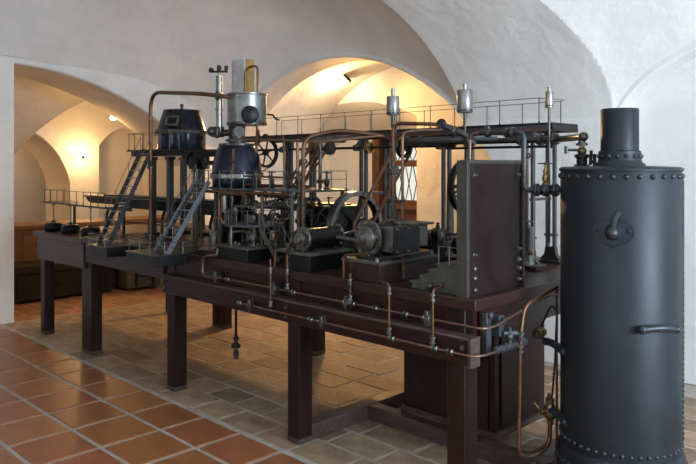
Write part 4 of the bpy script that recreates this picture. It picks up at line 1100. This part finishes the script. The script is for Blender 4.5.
# ---------------------------------------------------------------- upright boiler
BX, BY, BR = -1.346, 3.034, 0.250
def bp(az, z, r=BR): return V((BX + r*math.cos(R(az)), BY + r*math.sin(R(az)), z))
t = thing('boiler', 'tall upright dark slate boiler with riveted seams and a short chimney', 'boiler', (BX, BY, 0))
build('shell', MB().lathe((BX,BY,0), [(BR,0.27),(BR,1.470),(BR-0.004,1.478)], n=96), 'boiler_paint', t)
build('base_skirt', MB().lathe((BX,BY,0), [(BR+0.016,0.0),(BR+0.016,0.235),(BR+0.012,0.262),(BR+0.002,0.285)], n=96), 'boiler_paint', t)
build('top_plate', MB().lathe((BX,BY,0), [(BR-0.004,1.472),(BR+0.006,1.474),(BR+0.007,1.484),(BR-0.006,1.492),(0.09,1.497)], n=96), 'boiler_paint', t)
def rivets(name, spots, r=0.0075):
    b = MB()
    for p, d in spots:
        d = V(d).normalized()
        b.lathe(p - d*0.001, [(r,0),(r*0.9,r*0.45),(r*0.55,r*0.8),(1e-4,r*0.95)], d, 8)
    return build(name, b, 'boiler_iron', t, kind='stuff')
rivets('rivets', [(bp(az, 1.452), bp(az,0)-V((BX,BY,0))) for az in range(0, 360, 12)], 0.0125)
rivets('rivets', [(bp(az, 0.315), bp(az,0)-V((BX,BY,0))) for az in range(0, 360, 8)], 0.0095)
rivets('rivets', [(bp(az+4, 0.225, BR+0.016), bp(az,0)-V((BX,BY,0))) for az in range(0, 360, 8)], 0.0095)
rivets('rivets', [(bp(19.5, 0.34+0.0225*k), bp(19.5,0)-V((BX,BY,0))) for k in range(49)], 0.009)
rivets('rivets', [(bp(16.5, 0.351+0.0225*k), bp(16.5,0)-V((BX,BY,0))) for k in range(49)], 0.009)
ch = build('chimney', MB().lathe((BX,BY,0), [(0.0795,1.50),(0.0795,1.742),(0.0765,1.746),(0.0755,1.742),(0.0755,1.52)], n=56), 'boiler_paint', t)
cb2 = build('chimney_collar', MB().lathe((BX,BY,0), [(0.108,1.494),(0.106,1.502),(0.094,1.512),(0.090,1.520),(0.0885,1.560),(0.080,1.564)], n=56), 'boiler_paint', t)
rivets('rivets', [(V((BX+0.089*math.cos(R(a)), BY+0.089*math.sin(R(a)), 1.538)), (math.cos(R(a)), math.sin(R(a)), 0)) for a in range(0, 360, 24)], 0.010)
build('damper_lug', MB().cyl(bp(205,1.515,0.10), bp(205,1.515,0.125), 0.008, n=10).bar(bp(205,1.50,0.122), bp(205,1.565,0.118), 0.012, 0.008, up=(0,1,0)), 'black_iron', t)
# oval plate with hook handle, facing the viewer
az = 288; n0 = (bp(az,0)-V((BX,BY,0))).normalized(); tg = V((-n0.y, n0.x, 0)); c = bp(az, 1.225)
mb = MB(); N_ = 40; base = []
for k in range(N_):
    a = 2*PI*k/N_; u = 0.084*math.cos(a); w = 0.054*math.sin(a)
    az_k = az + math.degrees(u/BR)
    mb.v.append(tuple(bp(az_k, 1.225+w, BR-0.002))); 
for k in range(N_):
    a = 2*PI*k/N_; u = 0.081*math.cos(a); w = 0.051*math.sin(a)
    mb.v.append(tuple(bp(az+math.degrees(u/BR), 1.225+w, BR+0.006)))
for k in range(N_):
    j = (k+1) % N_; mb.f.append((k, j, N_+j, N_+k))
mb.f.append(tuple(N_+k for k in range(N_)))
pl_ = build('handle_plate', mb, 'boiler_paint', t)
for s_ in (-1, 1): build('rivet', MB().lathe(bp(az+s_*14, 1.232, BR+0.004), [(0.009,0),(0.008,0.004),(0.004,0.008)], bp(az+s_*14,0)-V((BX,BY,0)), 10), 'boiler_iron', pl_)
build('hook_handle', MB().sphere(c + n0*0.026, 0.027).lathe(c, [(0.034,0),(0.027,0.018)], n0, 18).lathe(c+n0*0.04, [(0.013,0),(0.011,0.018),(0.004,0.022)], n0, 10), 'boiler_iron', pl_)
hk = MB(); pts = [c + n0*0.024 + tg*0.0, c + n0*0.032 + tg*0.006 + V((0,0,0.035)), c + n0*0.036 + tg*0.012 + V((0,0,0.062)), c + n0*0.03 + tg*0.03 + V((0,0,0.085))]
hk.tube(pts, 0.013, 12, 0.025)
build('hook', hk, 'boiler_iron', pl_)
build('keyhole_lip', MB().bar(c + n0*0.003 - V((0,0,0.055)), c + n0*0.003 - V((0,0,0.062)), 0.014, 0.01, up=tuple(n0)), 'black_iron', pl_)
# horizontal latch on the right
def latch(az, z, span, name, flip=1, r=0.0105):
    n1 = (bp(az,0)-V((BX,BY,0))).normalized(); tg1 = V((-n1.y, n1.x, 0))*flip; c1 = bp(az, z)
    b = MB().lathe(c1 - tg1*span*0.35, [(0.016,0),(0.016,0.018),(0.011,0.024)], n1, 14)
    q = [c1 - tg1*span*0.5 + n1*0.014, c1 + n1*0.030 + V((0,0,0.008)), c1 + tg1*span*0.5 + n1*0.022 - V((0,0,0.004))]
    b.tube(q, r, 10, span*0.3)
    b.sphere(q[0], r*1.35); b.sphere(q[2], r*1.2)
    return build(name, b, 'boiler_iron', t)
latch(328, 0.84, 0.15, 'latch', r=0.014)
def side_clip(az, z, name, ln):
    n1 = (bp(az,0)-V((BX,BY,0))).normalized(); tg1 = V((-n1.y, n1.x, 0))
    a = bp(az, z) + n1*ln*0.75; b_ = bp(az+12, z-0.008) + n1*0.012; e = bp(az+24, z-0.016) + n1*0.006
    m_ = MB().tube([a, a*0.5 + b_*0.5 + V((0,0,0.006)), b_, e], 0.017, 12, 0.02).sphere(a, 0.018).sphere(e, 0.017)
    m_.bar(a - V((0,0,0.012)) - tg1*0.004, a + V((0,0,0.012)) - tg1*0.004, 0.034, 0.03, up=tuple(n1))
    return build(name, m_, 'boiler_iron', t)
side_clip(206, 0.70, 'side_clip', 0.085)
side_clip(210, 0.40, 'side_clip', 0.075)
# fittings on the boiler top
fx, fy = -1.505, 3.0
t = thing('boiler_valve', 'stacked black and brass valve fitting on the boiler top', 'valve', (fx, fy, 1.49))
build('seat', MB().lathe((fx,fy,1.485), [(0.034,0),(0.034,0.012),(0.024,0.016),(0.024,0.045),(0.032,0.05),(0.032,0.062),(0.014,0.066)], n=20).bolts((fx,fy,1.497), (0,0,1), 0.029, 6, 0.005, 0.006), 'black_iron', t)
build('body', MB().lathe((fx,fy,1.548), [(0.014,0),(0.02,0.01),(0.02,0.022),(0.012,0.03),(0.012,0.045)], n=18), 'old_brass', t)
build('side_cock', MB().cyl((fx,fy,1.568), (fx-0.05,fy-0.05,1.568), 0.006, n=8).lathe((fx-0.05,fy-0.05,1.55), [(0.009,0),(0.009,0.035)], n=10), 'gunmetal', t)
single('whistle_stub', MB().lathe((-1.455,3.02,1.490), [(0.008,0),(0.008,0.052),(0.0095,0.053),(0.0095,0.058),(0.004,0.06)], n=14), 'black_iron', 'small black stub post beside the boiler top valve', 'post')

# ---------------------------------------------------------------- steam pipes under the gallery
t = thing('steam_main', 'thick dark steam main below the gallery ending over the boiler', 'pipe', (-2.2, 3.35, 1.633))
build('pipe', MB().tube([(-2.80,3.33,1.633), (-1.78,3.33,1.633), (-1.50,3.0,1.628)], 0.0165, 14, 0.06), 'gunmetal', t)
build('pipe_end', MB().sphere((-1.497,2.998,1.628), 0.022).cyl((fx,fy,1.592), (fx,fy,1.628), 0.016, n=14).lathe((fx,fy,1.588), [(0.026,0),(0.026,0.01),(0.018,0.012)], n=16), 'gunmetal', t)
for x in (-2.70, -2.36, -2.02): flange(t, (x,3.33,1.633), (1,0,0), 0.03, 0.016)
for x in (-1.90, -1.82): flange(t, (x,3.33,1.633), (1,0,0), 0.034, 0.018)
t = thing('drain_main', 'thin dark pipe running below the steam main', 'pipe', (-2.2, 3.36, 1.60))
build('pipe', MB().tube([(-2.55,3.37,1.598), (-1.86,3.37,1.598)], 0.0075, 10), 'black_iron', t)
build('end_cap', MB().sphere((-1.86,3.37,1.598), 0.011), 'black_iron', t)
t = thing('boiler_feed_riser', 'dark blue riser pipe beside the maroon panel with an elbow at each end', 'pipe', (-1.70, 2.83, 1.387))
build('pipe', MB().tube([(-1.95,2.85,1.655), (-1.70,2.83,1.645), (-1.70,2.83,1.387), (-1.62,2.885,1.387)], 0.0125, 14, 0.032), 'boiler_iron', t)
flange(t, (-1.76,2.835,1.648), (1,0,0), 0.027, 0.016)
flange(t, (-1.79,2.837,1.649), (1,0,0), 0.024, 0.014)
build('valve_body', MB().sphere((-1.905,2.847,1.653), 0.022).lathe((-1.905,2.847,1.653), [(0.012,0),(0.012,0.03),(0.018,0.034)], n=14), 'gunmetal', t)
build('copper_tail', MB().tube([(-1.93,2.85,1.655), (-1.985,2.85,1.655), (-2.01,2.85,1.63), (-2.01,2.85,1.52)], 0.0075, 10, 0.025), 'copper_pale', t)
# valve string into the boiler side
ax1 = V((-1.565+1.70, 2.925-2.83, 0)).normalized()
t = thing('stop_valve', 'black flanged stop valve with brass bonnet between riser and boiler', 'valve', (-1.63, 2.88, 1.387))
p0 = V((-1.668, 2.853, 1.387))
build('body', MB().cyl(p0-ax1*0.02, p0+ax1*0.145, 0.014, n=14).sphere(p0+ax1*0.056, 0.030), 'boiler_iron', t)
for k in (0.008, 0.022, 0.090, 0.104): flange(t, p0+ax1*k, ax1, 0.030, 0.012, 'boiler_iron')
vb = p0+ax1*0.056
build('bonnet', MB().lathe(vb, [(0.016,0.02),(0.016,0.03),(0.010,0.034),(0.015,0.046),(0.015,0.062),(0.009,0.072),(0.012,0.085),(0.006,0.098),(0.004,0.125)], n=18), 'brass', t)
handwheel(t, vb+V((0,0,0.12)), (0,0,1), 0.032, 'gunmetal')
build('boiler_elbow', MB().tube([p0+ax1*0.14, p0+ax1*0.175, p0+ax1*0.20+V((0.02,-0.01,0.008))], 0.013, 12, 0.02), 'boiler_iron', t)
# silver oil cylinder at the table end with its copper feed
t = thing('oil_cylinder', 'upright grey oil cylinder on a wooden block behind the maroon panel', 'cylinder', (-2.02, 3.40, 0.937))
build('block', MB().box(-2.10, -1.93, 3.33, 3.44, 0.937, 0.962), 'mahogany', t, bevel=0.003)
build('body', MB().lathe((-2.015,3.39,0.962), [(0.040,0),(0.040,0.012),(0.036,0.016),(0.036,0.19),(0.039,0.194),(0.039,0.202),(0.01,0.204)], n=32), 'drum_metal', t)
build('gland', MB().lathe((-2.015,3.39,1.164), [(0.014,0),(0.014,0.01),(0.008,0.014),(0.008,0.04),(0.004,0.06)], n=14), 'gunmetal', t)
handwheel(t, (-2.015,3.39,1.195), (0,0,1), 0.028, 'gunmetal')
build('sight_boss', MB().lathe((-1.985,3.365,1.03), [(0.014,0),(0.014,0.012),(0.008,0.02)], (0.7,-0.7,0), 14), 'old_brass', t)
build('feed_pipe', MB().tube([(-2.015,3.39,1.22), (-2.015,3.39,1.642), (-1.95,3.36,1.642), (-1.90,3.33,1.642)], 0.0075, 10, 0.035), 'copper', t)
build('feed_valve', MB().sphere((-2.015,3.39,1.55), 0.018).cyl((-2.035,3.37,1.55), (-1.99,3.41,1.55), 0.008), 'gunmetal', t)

# ---------------------------------------------------------------- engine steam pipes
def riser(label, pts, r, m, flanges=(), fil=0.04, name='steam_pipe', fm='gunmetal', fr=2.1):
    t = thing(name, label, 'pipe', pts[0], 'engine steam pipes')
    build('pipe', MB().tube(pts, r, 12, fil), m, t)
    for f in flanges: flange(t, f[0], f[1], r*fr, r*1.0, fm)
    return t
UP = (0,0,1)
r1 = riser('thick flanged steam pipe rising from engine to leftmost exhaust pot', [(-2.655,3.02,1.18), (-2.655,3.02,1.70), (-2.76,3.15,1.705), (-2.79,3.17,1.735)], 0.0145, 'gunmetal', [((-2.655,3.02,1.20),UP), ((-2.655,3.02,1.30),UP), ((-2.655,3.02,1.46),UP), ((-2.655,3.02,1.475),UP)])
build('sleeve', MB().cyl((-2.655,3.02,1.32), (-2.655,3.02,1.44), 0.0165, n=14), 'copper', r1)
riser('brown copper pipe bending from beside the flanged steam pipe to a black valve', [(-2.63,2.99,1.50), (-2.63,2.99,1.735), (-2.42,3.05,1.725), (-2.36,3.08,1.72)], 0.011, 'copper', [], 0.05)
riser('pale copper pipe with a right-angle bend behind the engine valve chest', [(-2.54,2.965,1.16), (-2.54,2.965,1.68), (-2.46,3.0,1.69), (-2.34,3.06,1.69)], 0.0085, 'copper_pale', [((-2.54,2.965,1.30),UP), ((-2.54,2.965,1.20),UP)], 0.04)
t = thing('cross_valve', 'cluster of dark globe valves on a cross pipe under the gallery', 'valve', (-2.42, 3.1, 1.68))
build('cross_pipe', MB().tube([(-2.68,3.10,1.635), (-2.30,3.10,1.64), (-2.12,3.26,1.64)], 0.015, 12, 0.05), 'grey_paint', t)
build('branch', MB().tube([(-2.36,3.08,1.72), (-2.24,3.12,1.67), (-2.2,3.16,1.61)], 0.017, 12, 0.05), 'gunmetal', t)
for p_ in ((-2.36,3.08,1.715), (-2.29,3.10,1.68), (-2.22,3.14,1.63)): flange(t, p_, (0.8,0.3,-0.4), 0.032, 0.018)
flange(t, (-2.52,3.10,1.637), (1,0,0), 0.028, 0.016); flange(t, (-2.62,3.10,1.636), (1,0,0), 0.028, 0.016)
build('globe', MB().sphere((-2.355,3.075,1.725), 0.028), 'black_iron', t)
riser('broad brown copper pipe arching from the air pump towards the gallery', [(-3.02,2.66,1.10), (-3.02,2.66,1.655), (-2.90,2.82,1.70), (-2.72,2.98,1.67), (-2.70,3.08,1.635)], 0.0125, 'copper', [((-3.02,2.66,1.28),UP), ((-3.02,2.66,1.52),UP)], 0.07)
t = riser('grey flanged pipe standing next to the broad copper pipe', [(-3.06,2.66,1.036), (-3.06,2.66,1.34)], 0.012, 'gunmetal', [((-3.06,2.66,1.05),UP), ((-3.06,2.66,1.18),UP), ((-3.06,2.66,1.33),UP)])
build('foot_pipe', MB().cyl((-3.06,2.66,0.937), (-3.06,2.66,1.036), 0.010, n=10), 'gunmetal', t)
riser('thin reddish copper pipe slung level from the tower to the engine', [(-3.70,2.70,1.665), (-3.30,2.70,1.650), (-2.98,2.75,1.630), (-2.70,2.95,1.665)], 0.0075, 'copper_pale', [], 0.08)
t = riser('copper pipe with a ball valve leaving the tower drum', [(-3.655,2.83,1.73), (-3.645,2.83,1.68), (-3.40,2.83,1.68), (-3.385,2.83,1.36)], 0.0075, 'copper', [((-3.385,2.83,1.45),UP), ((-3.385,2.83,1.60),UP)], 0.03)
build('ball_valve', MB().sphere((-3.58,2.83,1.68), 0.022), 'black_iron', t)
riser('slim upright copper pipe behind the tower railing', [(-3.30,2.86,1.354), (-3.30,2.86,1.66)], 0.010, 'copper_pale', [((-3.30,2.86,1.42),UP)])
riser('slim dark upright pipe at the end of the tower platform', [(-3.16,2.92,1.354), (-3.16,2.92,1.66)], 0.011, 'gunmetal', [((-3.16,2.92,1.40),UP), ((-3.16,2.92,1.58),UP)])
t = thing('roller_bracket', 'dark bracket with a row of small rollers hung from the gallery front', 'bracket', (-3.30, 3.0, 1.66))
build('arm', MB().bar((-3.38,2.98,1.655), (-3.12,3.10,1.655), 0.02, 0.03), 'gunmetal', t, bevel=0.004)
for k in range(4):
    q = V((-3.36,2.985,1.655)) + V((0.26,0.12,0))*(k/3.4)
    build('roller', MB().lathe(q+V((0.016,-0.03,0)), [(0.016,0),(0.019,0.006),(0.019,0.022),(0.016,0.028)], (-0.5,0.85,0), 16), 'grey_paint', t)
build('hanger', MB().bar((-3.30,3.02,1.67), (-3.30,3.46,1.70), 0.012, 0.012), 'gunmetal', t)
# diagonal braces behind the tower
t = thing('brace_rods', 'pair of crossed rust-brown brace rods behind the tower', 'brace', (-3.7, 3.3, 1.2))
build('rod', MB().cyl((-4.02,3.36,1.16), (-3.55,3.36,1.62), 0.0075, n=8), 'rust', t)
build('rod', MB().cyl((-3.98,3.36,1.30), (-3.62,3.36,1.64), 0.0075, n=8), 'rust', t)
build('gusset', MB().box(-3.56, -3.50, 3.35, 3.37, 1.58, 1.66), 'gunmetal', t)
build('post', MB().box(-4.03, -4.01, 3.35, 3.37, 0.937, 1.32), 'gunmetal', t)

# ---------------------------------------------------------------- copper pipes along the table front
def clamp(t, x, y, z, sc=1.15):
    b = MB().box(x-0.008*sc, x+0.008*sc, y-0.012*sc, y+0.035, z-0.030*sc, z+0.030*sc)
    b.lathe((x-0.017*sc,y,z), [(0.017*sc,0),(0.017*sc,0.010*sc)], (1,0,0), 12).lathe((x+0.007*sc,y,z), [(0.017*sc,0),(0.017*sc,0.010*sc)], (1,0,0), 12)
    build('clamp', b, 'worn_iron', t, bevel=0.002)
def joint(t, p, axis=(1,0,0), r=0.014, m='worn_iron'):
    d = V(axis).normalized()
    build('coupling', MB().lathe(V(p)-d*0.018, [(r*0.7,0),(r,0.003),(r,0.010),(r*0.65,0.012),(r*0.65,0.024),(r,0.026),(r,0.033),(r*0.7,0.036)], axis, 8), m, t)
UY, UZ, LY, LZ = 2.452, 0.822, 2.395, 0.716
t = thing('upper_front_pipe', 'upper copper pipe clamped along the table front and round the near corner', 'pipe', (-2.6, UY, UZ))
build('pipe', MB().tube([(-3.62,2.436,0.817), (-3.50,UY,UZ), (-1.665,UY,UZ), (-1.655,2.52,UZ), (-1.64,2.93,0.90), (-1.60,2.95,0.91)], 0.0052, 10, 0.05), 'copper_pale', t)
for x in (-3.58, -3.02, -2.46, -1.955): clamp(t, x, UY, UZ)
for x in (-3.46, -2.86, -2.42, -2.27, -2.08): joint(t, (x,UY,UZ))
t = thing('lower_front_pipe', 'lower copper pipe clamped along the bolted front rail', 'pipe', (-2.5, LY, LZ))
build('pipe', MB().tube([(-3.27,LY,LZ), (-1.675,LY,LZ), (-1.655,2.45,LZ), (-1.652,2.60,LZ)], 0.0052, 10, 0.04), 'copper_pale', t)
clamp(t, -3.17, LY, LZ, 1.0); clamp(t, -2.58, LY, LZ, 1.0)
joint(t, (-3.26,LY,LZ), r=0.015)
for x in (-2.66, -2.115, -1.87, -1.79): joint(t, (x,LY,LZ))
def drop(label, x, ztop, zbot, y0, y1, top=None):
    t = thing('front_drop_pipe', label, 'pipe', (x, y1, zbot), 'drop pipes on the table front')
    pts = [(x, y1, zbot), (x, y1, ztop)]
    if top: pts += top
    build('pipe', MB().tube(pts, 0.0058, 10, 0.025), 'copper', t)
    joint(t, (x, y1, zbot+0.012), UP); joint(t, (x, y1, min(ztop-0.03, 0.93)), UP, 0.011)
    return t
drop('thin drop pipe below the short stair, from the table edge to the lower front pipe', -3.00, 0.99, 0.735, 0, 2.405)
drop('copper drop pipe below the air pump, ending at the upper front pipe', -2.90, 1.02, 0.84, 0, 2.44)
drop('copper drop pipe under the red engine plinth, ending at the upper front pipe', -2.425, 0.97, 0.84, 0, 2.44)
drop('hooked copper drop pipe bent back over the table edge, right of the engine plinth', -2.135, 0.958, 0.735, 0, 2.40, [(-2.23, 2.44, 0.958)])
drop('hooked copper drop pipe below the stone steps', -1.885, 0.965, 0.735, 0, 2.40, [(-1.89, 2.47, 0.97)])
t = thing('hanging_drain', 'iron drain rod with a valve hanging under the long table', 'pipe', (-3.72, 2.70, 0.25))
build('rod', MB().cyl((-3.72,2.70,0.30), (-3.72,2.70,0.885), 0.0085, n=10), 'black_iron', t)
build('valve', MB().lathe((-3.72,2.70,0.255), [(0.018,0),(0.018,0.05),(0.012,0.055),(0.012,0.065),(0.03,0.07),(0.03,0.09),(0.014,0.10),(0.014,0.12),(0.022,0.125),(0.010,0.145)], n=14).cyl((-3.755,2.70,0.34), (-3.685,2.70,0.34), 0.008), 'gunmetal', t)

# ---------------------------------------------------------------- pipework on the near table end
EX = -1.655
t = thing('end_valve_string', 'string of grey valves and couplings on the near table end', 'valve', (EX, 2.65, 0.716))
build('pipe', MB().tube([(EX,2.60,LZ), (EX,2.90,0.735)], 0.0075, 10), 'gunmetal', t)
for y in (2.55, 2.59, 2.63, 2.67, 2.71, 2.75): joint(t, (EX,y,LZ+0.004), (0,1,0), 0.017, 'grey_paint')
build('valve_body', MB().sphere((EX,2.64,0.762), 0.018).cyl((EX,2.64,0.72), (EX,2.64,0.80), 0.009).cyl((EX-0.02,2.62,0.775), (EX+0.02,2.67,0.775), 0.011), 'grey_paint', t)
build('bracket', MB().box(-1.728, -1.70, 2.535, 2.57, 0.70, 0.87).lathe((-1.70,2.55,0.86), [(0.014,0),(0.014,0.016)], (1,0,0), 10), 'grey_paint', t, bevel=0.003)
build('bracket', MB().box(-1.728, -1.68, 2.60, 2.64, 0.76, 0.85).lathe((-1.68,2.62,0.83), [(0.016,0),(0.016,0.016)], (1,0,0), 10), 'grey_paint', t, bevel=0.003)
build('rear_valve', MB().sphere((EX,2.885,0.735), 0.028).cyl((EX,2.86,0.735), (EX,2.92,0.735), 0.02), 'old_brass', t)
t = thing('end_loop_pipe', 'tall copper loop on the near table end dropping towards the floor', 'pipe', (-1.63, 2.73, 0.2))
build('pipe', MB().tube([(-1.60,2.95,0.945), (-1.64,2.735,0.885), (-1.64,2.70,0.74), (-1.64,2.685,0.235), (-1.62,2.78,0.215), (-1.60,2.88,0.24), (-1.60,2.885,0.345)], 0.0095, 12, 0.05), 'copper', t)
joint(t, (-1.64,2.703,0.755), UP, 0.018, 'grey_paint'); joint(t, (-1.64,2.70,0.70), UP, 0.014)
t = thing('brass_cock', 'brass drain cock with a lever beside the foot of the boiler', 'valve', (-1.60, 2.89, 0.40))
build('body', MB().lathe((-1.60,2.885,0.335), [(0.014,0),(0.014,0.02),(0.024,0.03),(0.028,0.055),(0.022,0.085),(0.014,0.095),(0.02,0.10),(0.02,0.115),(0.012,0.12),(0.012,0.135)], n=18), 'old_brass', t)
build('outlet', MB().cyl((-1.60,2.885,0.395), (-1.545,2.91,0.395), 0.012, n=12), 'old_brass', t)
build('spindle', MB().cyl((-1.60,2.885,0.395), (-1.625,2.845,0.395), 0.014, n=12).cyl((-1.615,2.86,0.38), (-1.655,2.84,0.43), 0.006, n=8), 'old_brass', t)
build('gauge_wire', MB().tube([(-1.595,2.895,0.46), (-1.585,2.90,0.60), (-1.58,2.91,0.84), (-1.60,2.90,0.87), (-1.655,2.90,0.76)], 0.0045, 8, 0.02), 'black_iron', t)
t = thing('gauge_rod', 'thin dark rod standing between the brass cock and the boiler', 'rod', (-1.595, 2.955, 0))
build('rod', MB().cyl((-1.61,2.965,0.0), (-1.61,2.965,0.93), 0.0055, n=8), 'rust', t)
build('cap', MB().sphere((-1.61,2.965,0.93), 0.008), 'rust', t)
